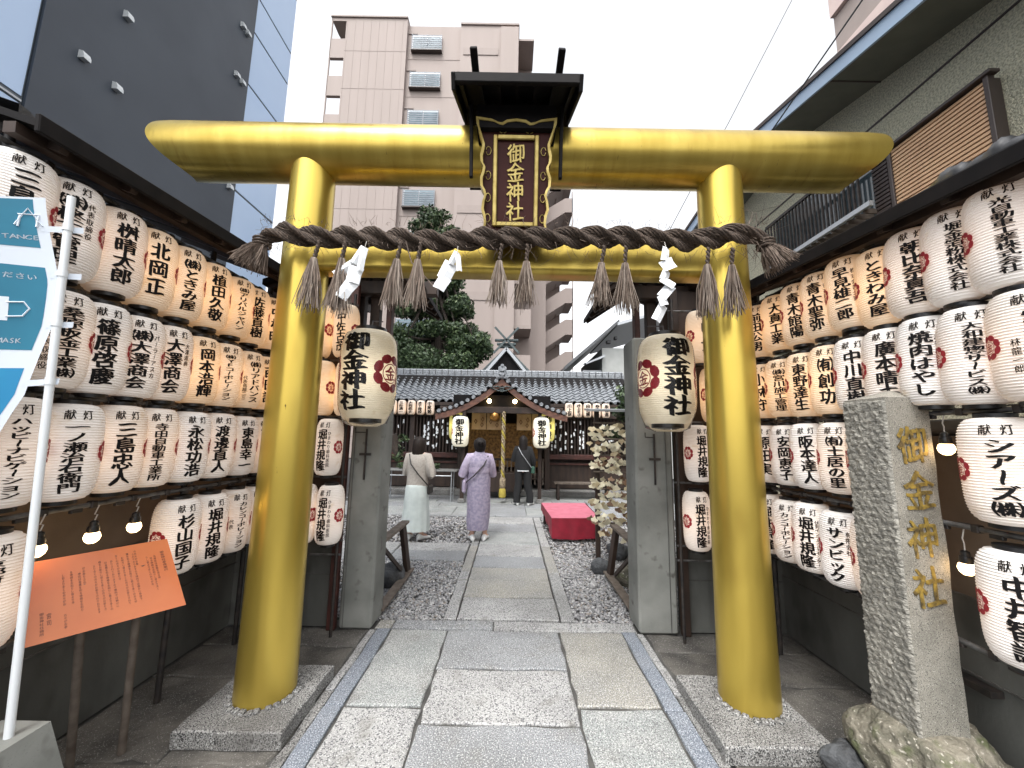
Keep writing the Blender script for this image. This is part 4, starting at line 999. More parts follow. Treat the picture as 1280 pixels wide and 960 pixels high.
# ============================================================ SHRINE
hs_ = thing('shrine_hall', 'dark timber shrine hall with grey tiled roof and central gable', 'shrine', (-.2, 11, 0))
bx = lambda nm, m, c, d, ch=.0, rot=None: MB().box(c, d, rot, ch).build(nm, m, hs_)
bx('stone_base', 'granite_dark', (0, 1.0, .08), (8.4, 2.6, .16), .02)
bx('back_wall', 'dark_wood', (0, 1.6, 1.4), (8.2, .1, 2.7))
bx('side_wall', 'dark_wood', (-4.0, .9, 1.4), (.1, 1.5, 2.7)); bx('side_wall', 'dark_wood', (4.0, .9, 1.4), (.1, 1.5, 2.7))
for sx in (-1, 1):
    x0 = 1.25; xm = (x0 + 3.9) / 2; wd = 3.9 - x0
    bx('dado_panel', 'dark_wood', (sx * xm, .12, .55), (wd, .06, .72)); bx('sill_beam', 'red_wood', (sx * xm, .03, 1.06), (wd, .13, .14), .01)
    bx('sill_beam', 'red_wood', (sx * xm, .06, .86), (wd, .06, .05), .01)
    bx('head_beam', 'dark_wood', (sx * xm, .03, 2.22), (wd, .13, .14), .01)
    mb = MB(); x = x0
    while x < 3.9: mb.box((sx * x, .05, 1.65), (.035, .04, 1.1)); x += .095
    mb.build('lattice_bars', 'dark_wood', hs_)
    mb = MB()      # white fortune slips tied to the lattice
    for k in range(70):
        x = x0 + random.choice((.1, .2, .35, .5, .65, .75, .9, 1.0)) + random.uniform(-.02, .02)
        if random.random() < .25: x = x0 + random.uniform(1.2, 2.4)
        mb.box((sx * x, -.0 + random.uniform(-.01, .01), random.uniform(1.25, 2.05)), (random.uniform(.025, .045), .01, random.uniform(.05, .11)), Matrix.Rotation(random.uniform(-.2, .2), 3, 'Y'))
    f_ = mb.build('tied_paper_slips', 'paper_white', hs_); tag(f_, kind='stuff')
for x in (-3.95, -2.6, -1.22, 1.22, 2.6, 3.95): bx('column', 'dark_wood', (x, 0, 1.3), (.14, .14, 2.4), .01)
# sanctuary front
bx('altar_screen', 'altar_gold', (0, .9, 1.35), (2.2, .05, 1.3)); bx('altar_floor', 'dark_wood', (0, .75, .55), (2.3, 1.5, .1))
for k in range(10):
    bx('altar_ornament', 'altar_gold', (-.95 + k * .21, .82 + random.uniform(-.05, .05), 1.25 + random.uniform(-.15, .25)), (.09, .05, random.uniform(.15, .35)), .01)
mb = MB(); x = -1.1
while x < 1.12: mb.box((x, -.05, .62), (.035, .035, .66)); x += .11
mb.build('railing_bars', 'old_wood', hs_); bx('hand_rail', 'dark_wood', (0, -.05, .97), (2.3, .07, .06), .01); bx('hand_rail', 'dark_wood', (0, -.05, .45), (2.3, .06, .05), .01)
bx('offering_box', 'dark_wood', (.0, -.55, .42), (1.0, .4, .5), .015)
# main roof tiles
def tiles(name, o, right, down, nc, nr, parent, pu=.21, pv=.19, m='tile', skip=None):
    o, right, down = Vector(o), Vector(right).normalized(), Vector(down).normalized(); nrm = right.cross(down)
    if nrm.z < 0: nrm = -nrm
    mb = MB(); K = 6
    for r in range(nr):
        for c in range(nc):
            if skip and skip((c + .5) * pu, (r + .5) * pv): continue
            vs = []
            jit = random.uniform(-.004, .004)
            for k in range(K + 1):
                u = k / K; h = .030 * math.sin(u * 2 * math.pi * .5 + .0) if u < .62 else .030 * math.sin(.62 * math.pi) * math.cos((u - .62) / .38 * math.pi * .5)
                h = .026 * math.cos(u * 2 * math.pi)
                a = o + right * ((c + u) * pu)
                vs += [a + down * (r * pv - .01) + nrm * (h - .006), a + down * ((r + 1) * pv + .004 + .012 * math.sin(u * math.pi)) + nrm * (h + .034 + jit), a + down * ((r + 1) * pv + .004 + .012 * math.sin(u * math.pi)) + nrm * (h + .006)]
            fs = []
            for k in range(K):
                i = 3 * k; fs += [(i, i + 3, i + 4, i + 1), (i + 1, i + 4, i + 5, i + 2)]
            mb.add(vs, fs)
    ob = mb.build(name, m, parent, 50); tag(ob, kind='stuff'); return ob
bx('roof_board', 'black_wood', (0, .78, 3.0), (7.7, 1.95, .05), 0, Matrix.Rotation(math.atan2(1.1, 1.5), 3, 'X'))
tiles('roof_tiles', (-3.88, 1.52, 3.50), (1, 0, 0), (0, -1.52, -.92), 36, 9, hs_)
bx('rear_roof', 'tile', (0, 2.5, 3.0), (7.6, 2.1, .08), 0, Matrix.Rotation(-math.atan2(1.0, 1.6), 3, 'X'))
mb = MB().box((0, 1.56, 3.60), (7.75, .16, .18), None, .02); mb.build('ridge', 'tile', hs_)
mb = MB().tube([(-3.85, 1.56, 3.72), (3.85, 1.56, 3.72)], .055, 12); mb.build('ridge_cap', 'tile', hs_, 60)
mb = MB()
for k in range(37): mb.lathe([(.045, -.02), (.045, .02)], 10, (0, 0, 0)) if False else mb.box((-3.78 + k * .21, 1.46, 3.66), (.02, .03, .16))
mb.build('ridge_course', 'tile_dark', hs_)
bx('eave_board', 'dark_wood', (0, -.02, 2.50), (7.7, .05, .09), .006)
mb = MB(); x = -3.8
while x < 3.85: mb.beam((x, -.0, 2.50), (x, 1.4, 3.36), .05, .06); x += .21
mb.build('rafters', 'dark_wood', hs_)
mb = MB()
for k in range(36): mb.lathe([(.043, 0)], 8) if False else mb.tube([(-3.77 + k * .21, -.045, 2.60), (-3.77 + k * .21, -.005, 2.61)], .042, 10)
mb.build('eave_tile_ends', 'tile', hs_, 50)
# projecting gable (porch)
GX, GZ, GY0, GY1 = -.05, 3.10, -1.40, .95
def gcurve(t, s):      # t 0 at the peak .. 1 at the eave; s = side
    return (GX + s * 1.64 * t, GZ - .98 * (t ** .92) + .10 * math.sin(math.pi * t) * -1 + (.06 * t ** 4))
for s in (-1, 1):
    mb = MB(); 
    def under(u, v, off=0): x, z = gcurve(u, s); return (x, GY0 + .04 + v * (GY1 - GY0), z - .05 + off)
    mb.quadgrid(lambda u, v: under(u, v), 10, 1); mb.quadgrid(lambda u, v: under(u, v, .035), 10, 1)
    mb.build('porch_ceiling', 'dark_wood', hs_)
    mb = MB(); K = 8
    for r in range(8):      # courses down the slope
        for c in range(10):
            vs = []
            for k in range(5):
                y = GY0 + .10 + (c + k / 4) * .225; h = .024 * math.cos(k / 4 * 2 * math.pi)
                a = gcurve(r / 8, s); b = gcurve((r + 1) / 8, s)
                vs += [(a[0], y, a[1] + h + .0), (b[0] + s * .01, y, b[1] + h + .035), (b[0] + s * .01, y, b[1] + h)]
            mb.add(vs, [(3 * k, 3 * k + 3, 3 * k + 4, 3 * k + 1) for k in range(4)] + [(3 * k + 1, 3 * k + 4, 3 * k + 5, 3 * k + 2) for k in range(4)])
    ob = mb.build('porch_tiles', 'tile', hs_, 50); tag(ob, kind='stuff')
    mb = MB()     # barge board
    N_ = 16
    vs = []
    for k in range(N_ + 1):
        x, z = gcurve(k / N_ * 1.0, s); wd = .17 - .03 * (k / N_)
        vs += [(x, GY0 - .02, z - .05), (x, GY0 - .02, z - .05 - wd), (x, GY0 + .035, z - .05), (x, GY0 + .035, z - .05 - wd)]
    fs = []
    for k in range(N_):
        i = 4 * k; fs += [(i, i + 4, i + 5, i + 1), (i + 2, i + 3, i + 7, i + 6), (i, i + 2, i + 6, i + 4), (i + 1, i + 5, i + 7, i + 3)]
    mb.add(vs, fs).build('barge_board', 'brown_wood', hs_, 40)
    for k in range(1, 12):    # round verge tiles
        x, z = gcurve(k / 11.6, s)
        MB().lathe([(.03, -.012), (.045, -.012), (.05, 0), (.05, .16)], 12).build('verge_tile', 'tile', hs_, 40)
        ob = bpy.context.scene.objects[-1] if False else None
        q = col.objects[-1]; q.location = (x, GY0 - .05, z + .015); q.rotation_euler = (R(-90), 0, 0)
        mm = MB().lathe([(.006, 0), (.022, 0), (.022, .006)], 10)
mb = MB()
for cx, cz, rr in ((0, .16, .075), (0, .05, .085), (-.10, .0, .06), (.10, .0, .06), (0, .27, .045)):
    mb.tube([(GX + cx, GY0 - .10, GZ + cz), (GX + cx, GY0 - .04, GZ + cz)], rr, 14); mb.tube([(GX + cx, GY0 - .12, GZ + cz), (GX + cx, GY0 - .09, GZ + cz)], rr * .55, 12)
mb.box((GX, GY0 - .01, GZ + .10), (.20, .06, .32), None, .02); mb.build('ridge_end_ornament', 'tile', hs_, 40)
MB().tube([(GX, GY0 + .0, GZ + .10), (GX, GY1, GZ + .10)], .06, 10).build('porch_ridge', 'tile', hs_, 50)
mb = MB()
for s in (-1, 1):
    mb.tube([(GX, GY0 - .05, GZ - .30), (GX + s * .10, GY0 - .05, GZ - .25), (GX + s * .2, GY0 - .05, GZ - .27), (GX + s * .27, GY0 - .05, GZ - .30), (GX + s * .2, GY0 - .05, GZ - .32), (GX + s * .1, GY0 - .05, GZ - .36), (GX, GY0 - .05, GZ - .38)], .016, 6)
mb.tube([(GX + .05 * math.cos(a), GY0 - .05, GZ - .31 + .035 * math.sin(a)) for a in [k / 12 * 6.283 for k in range(13)]], .012, 6)
mb.build('gable_ornament', 'copper_green', hs_, 60)
bx('tie_beam', 'dark_wood', (GX, GY0 + .10, 2.26), (3.1, .10, .16), .008)
bx('gable_panel', 'black_wood', (GX, GY0 + .30, 2.48), (2.5, .04, .35))
for x in (-.98, .92):
    t = thing('porch_post', None, None); t.parent = hs_
    MB().box((x, GY0 + .05 + (0 if x < 0 else .1), 1.18), (.09, .09, 2.2), None, .006).build('post_shaft', 'dark_wood', t); MB().box((x, GY0 + .05 + (0 if x < 0 else .1), .05), (.17, .17, .10), None, .012).build('post_shoe', 'granite_dark', t)
    t.name = 'porch_post'
    for kk in ('label', 'category'):
        if kk in t: del t[kk]
# inner hall roof with crossed finials
ih = thing('inner_hall_roof', 'green copper gable with crossed finials rising behind the shrine roof', 'shrine', (-.22, 13.4, 3.6))
for s in (-1, 1):
    MB().add([(0, 0, 1.12), (s * .95, 0, .12), (s * .95, 2.5, .12), (0, 2.5, 1.12), (0, 0, 1.18), (s * .98, 0, .18), (s * .98, 2.5, .18), (0, 2.5, 1.18)], BF).build('roof_slope', 'copper_green', ih)
    MB().beam((0, -.03, 1.10), (s * .80, -.03, .14), .05, .10).build('barge_board', 'alu', ih)
    MB().beam((s * .45, -.06, .92), (-s * .42, -.06, 1.86), .05, .07).build('crossed_finial', 'copper_green', ih)
MB().add([(-.7, .1, .12), (.7, .1, .12), (0, .1, 1.0)], [(0, 1, 2)]).build('gable_panel', 'black_wood', ih)
for z, hw in ((1.42, .42), (1.28, .34), (1.18, .28)): MB().box((0, .1, z), (hw * 2, .18, .07), None, .01).build('ridge_block', 'copper_green', ih)
# curtains
cu = thing('shrine_curtain', 'tan curtain in four panels with diamond crests below the porch', 'curtain', (-.1, 10.55, 0))
for k in range(5):
    x0 = -.98 + k * .41
    if k == 2: continue
    MB().quadgrid(lambda u, v: (x0 + u * .39, .012 * math.sin(u * 9 + k), 1.78 + v * .46), 8, 2).build('curtain_panel', 'curtain', cu, 60)
    mb = MB()
    for dx, dz in ((.11, -.02), (.28, -.11), (.30, .04)):
        c = Vector((x0 + dx, -.018, 2.02 + dz)); a, b = .045, .075
        o4 = [(0, b), (a, 0), (0, -b), (-a, 0)]
        mb.add([(c.x + p[0], c.y, c.z + p[1]) for p in o4] + [(c.x + p[0] * .55, c.y, c.z + p[1] * .55) for p in o4], [(i, (i + 1) % 4, 4 + (i + 1) % 4, 4 + i) for i in range(4)])
    mb.build('diamond_crest', 'curtain_pattern', cu)
# bell and rope
br = thing('bell_rope', 'thick pale twisted bell rope ending in a yellow tassel', 'bell rope', (-.19, 9.66, 0))
for s in range(3):
    MB().tube([(.028 * math.cos(k * .42 + s * 2.094), .028 * math.sin(k * .42 + s * 2.094), 2.22 - k * .0215) for k in range(76)], .027, 7).build('rope_strand', 'bell_rope' if s else 'bell_tassel', br, 60)
MB().lathe([(.05, .34), (.075, .38), (.075, .58), (.05, .61)], 14).build('rope_sleeve', 'bell_rope', br, 40)
MB().lathe([(.085, .14), (.09, .2), (.08, .33), (.05, .36)], 14).build('tassel', 'bell_tassel', br, 50)
o = MB().lathe([(.01, -.13), (.07, -.12), (.12, -.06), (.135, 0), (.12, .07), (.06, .13), (.02, .15)], 20, (-.42, 9.75, 2.10)).build('shrine_bell', 'bell', None, 50); tag(o, 'round bronze bell hanging beside the bell rope', 'bell')
for x in (-.57, .08):
    t = thing('porch_lamp', 'lit round lamp under the porch gable, %s of the gable ornament' % ('left' if x < 0 else 'right'), 'lamp', (x, 9.74, 2.49), group='lamps under the porch gable')
    MB().lathe([(.01, -.055), (.04, -.04), (.055, 0), (.04, .04), (.01, .055)], 14, cap=True).build('lamp_globe', 'bulb_far', t, 60); MB().tube([(0, 0, .05), (0, .05, .2)], .012, 6).build('lamp_arm', 'black_metal', t)
# shrine lanterns
def far_lantern(x, y, z, Rr, H, m, text, label, grp, sp=1.0):
    t = thing('large_lantern' if Rr > .15 else 'small_lantern', label, 'lantern', (x, y, z), 0, grp)
    link('lantern_shade', lantern_body('lantern_shade', m, Rr, H, Rr * .55, 16, 18, .002), t)
    for q in (-1, 1): MB().lathe([(Rr * .55, -.02), (Rr * .62, 0), (Rr * .55, .02)], 14, (0, 0, q * (H + .01))).build('cap_ring', 'black_plastic', t, 40)
    if text: wrapped(column(text, 0, H * .84, -H * .84, Rr * 1.05, .05), lan_fn(0, Rr, H, Rr * .55, .005), 'lettering', 'ink', t)
    return t
for x, sd_ in ((-1.25, 'left'), (.745, 'right')):
    t = far_lantern(x, 9.55, 1.71, .21, .37, 'lantern_paper_lit', '御金神社', 'glowing white lantern lettered in black at the %s porch post' % sd_, 'lit lanterns on the porch posts')
    wrapped(crest_items(2.2), lan_fn(R(-82), .21, .37, .115, .005), 'crest', 'crest_red', t)
    far_lantern(x + (-.17 if x < 0 else .19), 10.1, 1.86, .20, .36, 'lantern_paper_yellow', '御神燈', 'yellow lantern half hidden behind the %s porch lantern' % sd_, 'yellow lanterns behind the porch lanterns')
for i, tx in enumerate(('岡村産業', '新橋林業', '三谷清一', '大西昭夫', '木下建設', '中尾勉')):
    far_lantern(-3.62 + i * .265, 10.86, 2.37, .115, .20, 'lantern_paper_small', tx, 'small pale lantern under the left shrine eave, %s from the left' % ORD[i], 'small lanterns under the shrine eave')
for i, tx in enumerate(('川上保', '井上まさ', '田辺勝', '森本ちか', '坂口進')):
    far_lantern(1.62 + i * .26, 10.86, 2.37, .115, .20, 'lantern_paper_small', tx, 'small pale lantern under the right shrine eave, %s from the porch' % ORD[i], 'small lanterns under the shrine eave')

# trestle table with greenery
tb = thing('folding_table', 'long grey folding table standing before the left shrine lattice', 'table', (-2.25, 9.9, 0))
MB().box((0, 0, .74), (1.85, .5, .035), None, .008).build('tabletop', 'table_grey', tb)
for x in (-.8, .8):
    for y in (-.2, .2): MB().tube([(x, y, 0), (x, y, .72)], .014, 8).build('leg', 'alu', tb, 60)
    MB().tube([(x, -.2, .2), (x, .2, .2)], .01, 6).build('stretcher', 'alu', tb)
MB().tube([(-.8, -.22, .62), (.8, -.22, .62)], .012, 6).build('stretcher', 'alu', tb)
def leaf_cloud(blobs, n, size, mats, name, parent=None, flat=.5):
    V = []; F = []; MI = []; k = 0
    W = np.array([b[3] ** 2 * b[4] for b in blobs]); W = W / W.sum()
    idx = rng.choice(len(blobs), n, p=W)
    for i in idx:
        b = blobs[i]; d = rng.normal(size=3); d /= np.linalg.norm(d); rr = rng.random() ** .38
        p = np.array(b[:3]) + d * rr * np.array([b[3], b[3], b[4]])
        u = rng.normal(size=3); u /= np.linalg.norm(u); v = np.cross(u, d + rng.normal(size=3) * .6); v /= np.linalg.norm(v) + 1e-9
        s = size * rng.uniform(.6, 1.3)
        V += [p - u * s, p + v * s * flat, p + u * s, p - v * s * flat]; F.append((k, k + 1, k + 2, k + 3)); k += 4
        MI.append(rng.choice(len(mats), p=[.5, .36, .14][:len(mats)] if len(mats) == 3 else None))
    me = bpy.data.meshes.new(name); me.from_pydata([tuple(q) for q in V], [], F)
    for m in mats: me.materials.append(M[m])
    me.polygons.foreach_set('material_index', [int(a) for a in MI]); me.update()
    return link(name, me, parent)
LM = ['leaf_dark', 'leaf_mid', 'leaf_light']
o = leaf_cloud([(-2.75 + i * .22, 9.85, .84, .12, .08) for i in range(5)], 500, .035, LM, 'cut_greenery'); tag(o, 'heap of cut greenery lying on the folding table', 'greenery')
bch = thing('low_bench', 'low dark bench under the right shrine lattice', 'bench', (1.9, 10.4, 0))
MB().box((0, 0, .42), (1.5, .35, .04), None, .006).build('seat', 'old_wood', bch)
for x in (-.65, .65): MB().box((x, 0, .2), (.06, .3, .4)).build('leg', 'dark_wood', bch)

# ============================================================ TREES
def tree(label, name, base, trunk, blobs, n, size, mats=LM):
    t = thing(name, label, 'tree', base)
    mb = MB(); mb.tube(trunk[0], trunk[1], 10)
    mb.build('trunk', 'bark', t, 60)
    lm = MB()
    for b in blobs:
        h = random.choice(trunk[0][1:]); lm.tube([h, ((h[0] + b[0]) / 2, (h[1] + b[1]) / 2, (h[2] + b[2]) / 2 - .1), b[:3]], [.07, .045, .015], 5)
    lm.build('limb', 'bark', t, 60)
    leaf_cloud(blobs, n, size, mats, 'crown', t)
    return t
bl = []
for k in range(80):
    z = random.uniform(0, 1); 
    cz = 4.3 + z * 7.0
    ctr = -3.75 + 1.5 * (1 - z) * .55; hw = 1.75 * (1 - z) ** .6 * (.75 if .42 < z < .6 else 1) + .12
    a = random.uniform(-1, 1)
    bl.append((ctr + a * hw + .1, random.uniform(-1, 1) * hw * .8, cz - abs(a) * .5, random.uniform(.42, .72) * (1.05 - .45 * z), random.uniform(.28, .5)))
for x, z in ((-1.3, 5.6), (-1.4, 5.2), (-1.7, 4.6), (-2.0, 6.6), (-2.7, 10.2), (-3.1, 10.9), (-3.9, 9.9), (-3.3, 10.2), (-2.3, 9.8), (-1.9, 9.3), (-4.2, 9.2), (-3.0, 9.5)): bl.append((x, 0, z, .42, .26))
tree('broad dark evergreen tree behind the shrine roof on the left', 'evergreen_tree', (0, 15.4, 0), ([(-2.9, 0, 0), (-2.95, 0, 3), (-3.1, 0, 5.5), (-3.3, 0, 8), (-3.4, 0, 10)], [.28, .24, .18, .11, .04]), bl, 42000, .085)
bl = [(-3.4, .0, 4.2, 1.1, .8), (-4.6, 0, 4.6, 1.0, 1.0), (-2.2, 0, 4.0, .8, .5)]
tree('dark shrub mass just above the left end of the shrine roof', 'shrub', (0, 14.2, 0), ([(-3.6, 0, 0), (-3.6, 0, 2), (-3.5, 0, 4)], [.15, .12, .06]), bl, 7000, .07, ['leaf_dark', 'leaf_mid', 'leaf_mid'])
bl = [(random.uniform(-.25, .3), random.uniform(-.25, .25), 1.6 + k * .1, .16, .12) for k in range(10)]
tree('slim dark shrub behind the right gate pillar above the votive rack', 'shrub', (1.72, 5.75, 0), ([(0, 0, 0), (0, 0, 1.3), (.05, 0, 2.4)], [.03, .025, .01]), bl, 2600, .03)
bl = [(random.uniform(-.2, .2), random.uniform(-.2, .2), 1.25 + k * .1, .1, .08) for k in range(4)]
tree('sparse sprig of leaves beyond the left gate pillar', 'shrub', (-2.05, 6.6, 0), ([(0, 0, 0), (0, 0, 1.0), (.05, 0, 1.6)], [.02, .015, .008]), bl, 260, .04)

# ============================================================ PEOPLE
def skinned(name, verts, edges, radii, m, parent, root=0, sub=2):
    me = bpy.data.meshes.new(name); me.from_pydata(verts, edges, []); me.materials.append(M[m]); o = link(name, me, parent)
    sk = o.modifiers.new('skin', 'SKIN'); sk.use_smooth_shade = True
    for i, r in enumerate(radii): me.skin_vertices[0].data[i].radius = (r if isinstance(r, tuple) else (r, r))
    for i in range(len(verts)): me.skin_vertices[0].data[i].use_root = (i == root)
    sb = o.modifiers.new('sub', 'SUBSURF'); sb.levels = sub; sb.render_levels = sub
    dg = bpy.context.evaluated_depsgraph_get(); m2 = bpy.data.meshes.new_from_object(o.evaluated_get(dg)); o.modifiers.clear(); o.data = m2
    m2.polygons.foreach_set('use_smooth', [True] * len(m2.polygons))
    return o
def body(parent, H, arms, legs, head_yaw=0, skin='skin'):
    """figure facing +y; arms: {side: (elbow, wrist, hand dir)}; legs: {side: (knee, ankle, toe)} in units of metres"""
    V = [(0, 0, .53 * H), (0, .0, .62 * H), (0, .0, .72 * H), (0, -.01, .80 * H), (0, .0, .845 * H), (0, .01, .885 * H), (0, .02, .93 * H), (0, .015, .965 * H)]
    Rr = [(.15, .11), (.125, .095), (.15, .105), (.13, .09), (.052, .052), (.062, .07), (.078, .092), (.062, .075)]
    E_ = [(0, 1), (1, 2), (2, 3), (3, 4), (4, 5), (5, 6), (6, 7)]
    for s in (-1, 1):
        sh = len(V); V.append((s * .155, 0, .805 * H)); Rr.append(.058); E_.append((3, sh))
        el, wr, hd = arms[s]
        for p, r in ((el, .040), (wr, .026)): V.append(p); Rr.append(r); E_.append((len(V) - 2, len(V) - 1))
        hv = Vector(hd).normalized(); w_ = Vector(wr); side = hv.cross(Vector((0, 0, 1)) if abs(hv.z) < .9 else Vector((0, 1, 0))).normalized()
        V.append(tuple(w_ + hv * .07)); Rr.append((.034, .018)); palm = len(V) - 1; E_.append((palm - 1, palm))
        for j, (off, ln) in enumerate(((-.028, .062), (-.010, .074), (.010, .070), (.027, .055))):
            a = w_ + hv * .085 + side * off; V.append(tuple(a)); Rr.append(.010); E_.append((palm, len(V) - 1))
            V.append(tuple(a + hv * ln * .5 + Vector((0, 0, -.004)))); Rr.append(.009); E_.append((len(V) - 2, len(V) - 1))
            V.append(tuple(a + hv * ln + Vector((0, 0, -.014)))); Rr.append(.0075); E_.append((len(V) - 2, len(V) - 1))
        V.append(tuple(w_ + hv * .045 + side * .045 * -s)); Rr.append(.011); E_.append((palm, len(V) - 1))
        hip = len(V); V.append((s * .085, 0, .50 * H)); Rr.append(.088); E_.append((0, hip))
        kn, an, to = legs[s]
        for p, r in ((kn, .058), (tuple((Vector(kn) * .6 + Vector(an) * .4)), .056), (an, .036), (to, .034)): V.append(p); Rr.append(r); E_.append((len(V) - 2, len(V) - 1))
    o = skinned('body', V, E_, Rr, skin, parent)
    mb = MB()   # nose, ears, lips on the head
    hz = .93 * H
    mb.lathe([(.001, .02), (.010, -.004), (.013, -.012), (.004, -.018)], 8, (0, .118, hz)); 
    for s in (-1, 1): mb.lathe([(.006, -.025), (.012, 0), (.010, .02), (.003, .028)], 8, (s * .082, .01, hz))
    mb.box((0, .108, hz - .045), (.036, .012, .010), None, .004)
    mb.build('face_features', skin, parent, 60)
    mb = MB()
    for s in (-1, 1): mb.lathe([(.002, -.006), (.009, 0), (.002, .006)], 8, (s * .03, .105, hz + .004))
    mb.build('eyes', 'hair', parent, 60)
    return o
def loft(rings, n=28, pleat=0, npl=18, cap=True, amp_grow=True, seed=0):
    """rings: (cx, cy, z, rx, ry)"""
    mb = MB(); vs = []
    for i, (cx, cy, z, rx, ry) in enumerate(rings):
        f = i / (len(rings) - 1)
        for k in range(n):
            a = 2 * math.pi * k / n; p = 1 + pleat * math.sin(a * npl + seed + f * .8) * (f if amp_grow else 1)
            vs.append((cx + rx * math.cos(a) * p, cy + ry * math.sin(a) * p, z))
    m = len(rings); fs = [(i * n + k, i * n + (k + 1) % n, (i + 1) * n + (k + 1) % n, (i + 1) * n + k) for i in range(m - 1) for k in range(n)]
    if cap: fs += [tuple(range(n))[::-1], tuple(range((m - 1) * n, m * n))]
    return mb.add(vs, fs)
def shoes(t, legs, m, L=.24, sole=None):
    for s in (-1, 1):
        an, to = Vector(legs[s][1]), Vector(legs[s][2]); d = (to - an); d.z = 0; d.normalize(); c = Vector((an.x, an.y, 0))
        rings = []
        mb = MB(); sd2 = Vector((-d.y, d.x, 0)); vs = []; n = 12
        prof = [(-.075, .022, .05), (-.06, .036, .085), (-.02, .038, .095), (.04, .040, .075), (.10, .045, .055), (.15, .038, .042), (.175, .018, .03)]
        for o_, wd, h in prof:
            for k in range(n):
                a = 2 * math.pi * k / n; vs.append(c + d * o_ + sd2 * wd * math.cos(a) + Vector((0, 0, h * .5 + h * .5 * math.sin(a) + .004)))
        m_ = len(prof); fs = [(i * n + k, i * n + (k + 1) % n, (i + 1) * n + (k + 1) % n, (i + 1) * n + k) for i in range(m_ - 1) for k in range(n)] + [tuple(range(n))[::-1], tuple(range((m_ - 1) * n, m_ * n))]
        mb.add(vs, fs).build('shoe', m, t, 60)
def sleeve(t, s, H, arms, m, r=(.075, .062, .05), flare=0):
    el, wr, hd = arms[s]; a = Vector((s * .13, 0, .805 * H)); b = Vector(el); c = Vector(wr)
    a0 = Vector((s * .05, 0, .80 * H)); a = Vector((s * .150, 0, .800 * H)); pts = [a0, a, (a + b) / 2, b, (b + c) / 2, c]; MB().tube(pts, [r[0], r[0], (r[0] + r[1]) / 2, r[1], (r[1] + r[2]) / 2 + flare, r[2] + flare], 12).build('sleeve', m, t, 60)
# woman in cream knit and white skirt
H = 1.58
t = thing('person', 'person in cream jumper and long white skirt facing the shrine', 'person', (-1.47, 6.25, 0), R(-8))
arms = {-1: ((-.20, .02, 1.02), (-.10, .20, .98), (.4, .5, .2)), 1: ((.235, -.03, 1.0), (.13, .17, .96), (-.5, .5, .1))}
legs = {-1: ((-.09, .02, .46), (-.09, -.01, .08), (-.11, .12, .03)), 1: ((.10, .02, .46), (.10, 0, .08), (.17, .10, .03))}
body(t, H, arms, legs)
loft([(0, 0, .87, .155, .125), (0, -.01, .80, .175, .145), (0, 0, .62, .190, .165), (0, .01, .42, .205, .18), (0, .01, .24, .22, .195), (0, .01, .15, .225, .20)], 54, .035, 13).build('skirt', 'skirt_white', t, 80)
loft([(0, 0, .80, .175, .14), (0, 0, .90, .170, .135), (0, 0, 1.02, .165, .13), (0, 0, 1.14, .180, .135), (0, 0, 1.24, .185, .125), (0, 0, 1.30, .14, .10), (0, .0, 1.345, .07, .065)], 26).build('jumper', 'knit_cream', t, 80)
for s in (-1, 1): sleeve(t, s, H, arms, 'knit_cream', (.078, .075, .055))
loft([(0, -.055, 1.10, .03, .02), (0, -.065, 1.17, .075, .035), (0, -.05, 1.26, .09, .045), (0, -.03, 1.36, .098, .075), (0, -.0, 1.45, .105, .108), (0, .005, 1.53, .095, .10), (0, .005, 1.575, .055, .06), (0, .005, 1.588, .01, .012)], 22, .03, 9, amp_grow=False).build('hair', 'hair_brown', t, 80)
MB().tube([(-.13, -.06, 1.31), (-.06, -.155, 1.16), (.08, -.165, 1.0), (.19, -.10, .86), (.20, .02, .80)], .010, 6).build('bag_strap', 'strap', t, 60)
MB().box((.20, .04, .76), (.05, .18, .14), None, .02).build('shoulder_bag', 'strap', t)
shoes(t, legs, 'shoe_white')
# person in lilac kimono
H = 1.58
t = thing('person', 'person in pale lilac kimono and white trainers on the path', 'person', (-.50, 6.28, 0), R(12))
arms = {-1: ((-.25, .03, 1.02), (-.13, .22, 1.10), (.5, .5, .3)), 1: ((.22, .05, 1.02), (.08, .24, 1.12), (-.4, .6, .2))}
legs = {-1: ((-.08, .03, .46), (-.085, 0, .08), (-.10, .14, .03)), 1: ((.10, .0, .46), (.115, -.01, .08), (.17, .12, .03))}
body(t, H, arms, legs)
loft([(.0, 0, .17, .165, .145), (0, 0, .30, .180, .155), (.01, 0, .5, .185, .16), (0, 0, .70, .185, .155), (0, 0, .9, .18, .15), (0, 0, 1.04, .17, .14), (0, -.01, 1.16, .19, .14), (0, -.01, 1.27, .185, .12), (0, -.01, 1.33, .10, .075), (0, -.005, 1.37, .07, .06)], 34, .012, 7).build('kimono', 'kimono', t, 80)
loft([(0, 0, 1.04, .176, .146), (0, 0, 1.10, .184, .150), (0, 0, 1.15, .188, .146)], 26).build('obi_sash', 'kimono_pale', t, 60)
for s in (-1, 1):
    el, wr, hd = arms[s]; sleeve(t, s, H, arms, 'kimono_pale', (.085, .08, .07), .02)
    c = (Vector(el) + Vector(wr)) / 2
    MB().box((c.x, c.y - .02, c.z - .14), (.05, .22, .30), Matrix.Rotation(.2 * s, 3, 'Z'), .02).build('hanging_sleeve', 'kimono_pale', t)
loft([(0, -.02, 1.34, .05, .04), (0, -.02, 1.40, .085, .085), (0, .0, 1.47, .10, .105), (0, .0, 1.54, .09, .095), (0, .0, 1.585, .03, .04)], 20, .02, 8, amp_grow=False).build('hair', 'hair', t, 80)
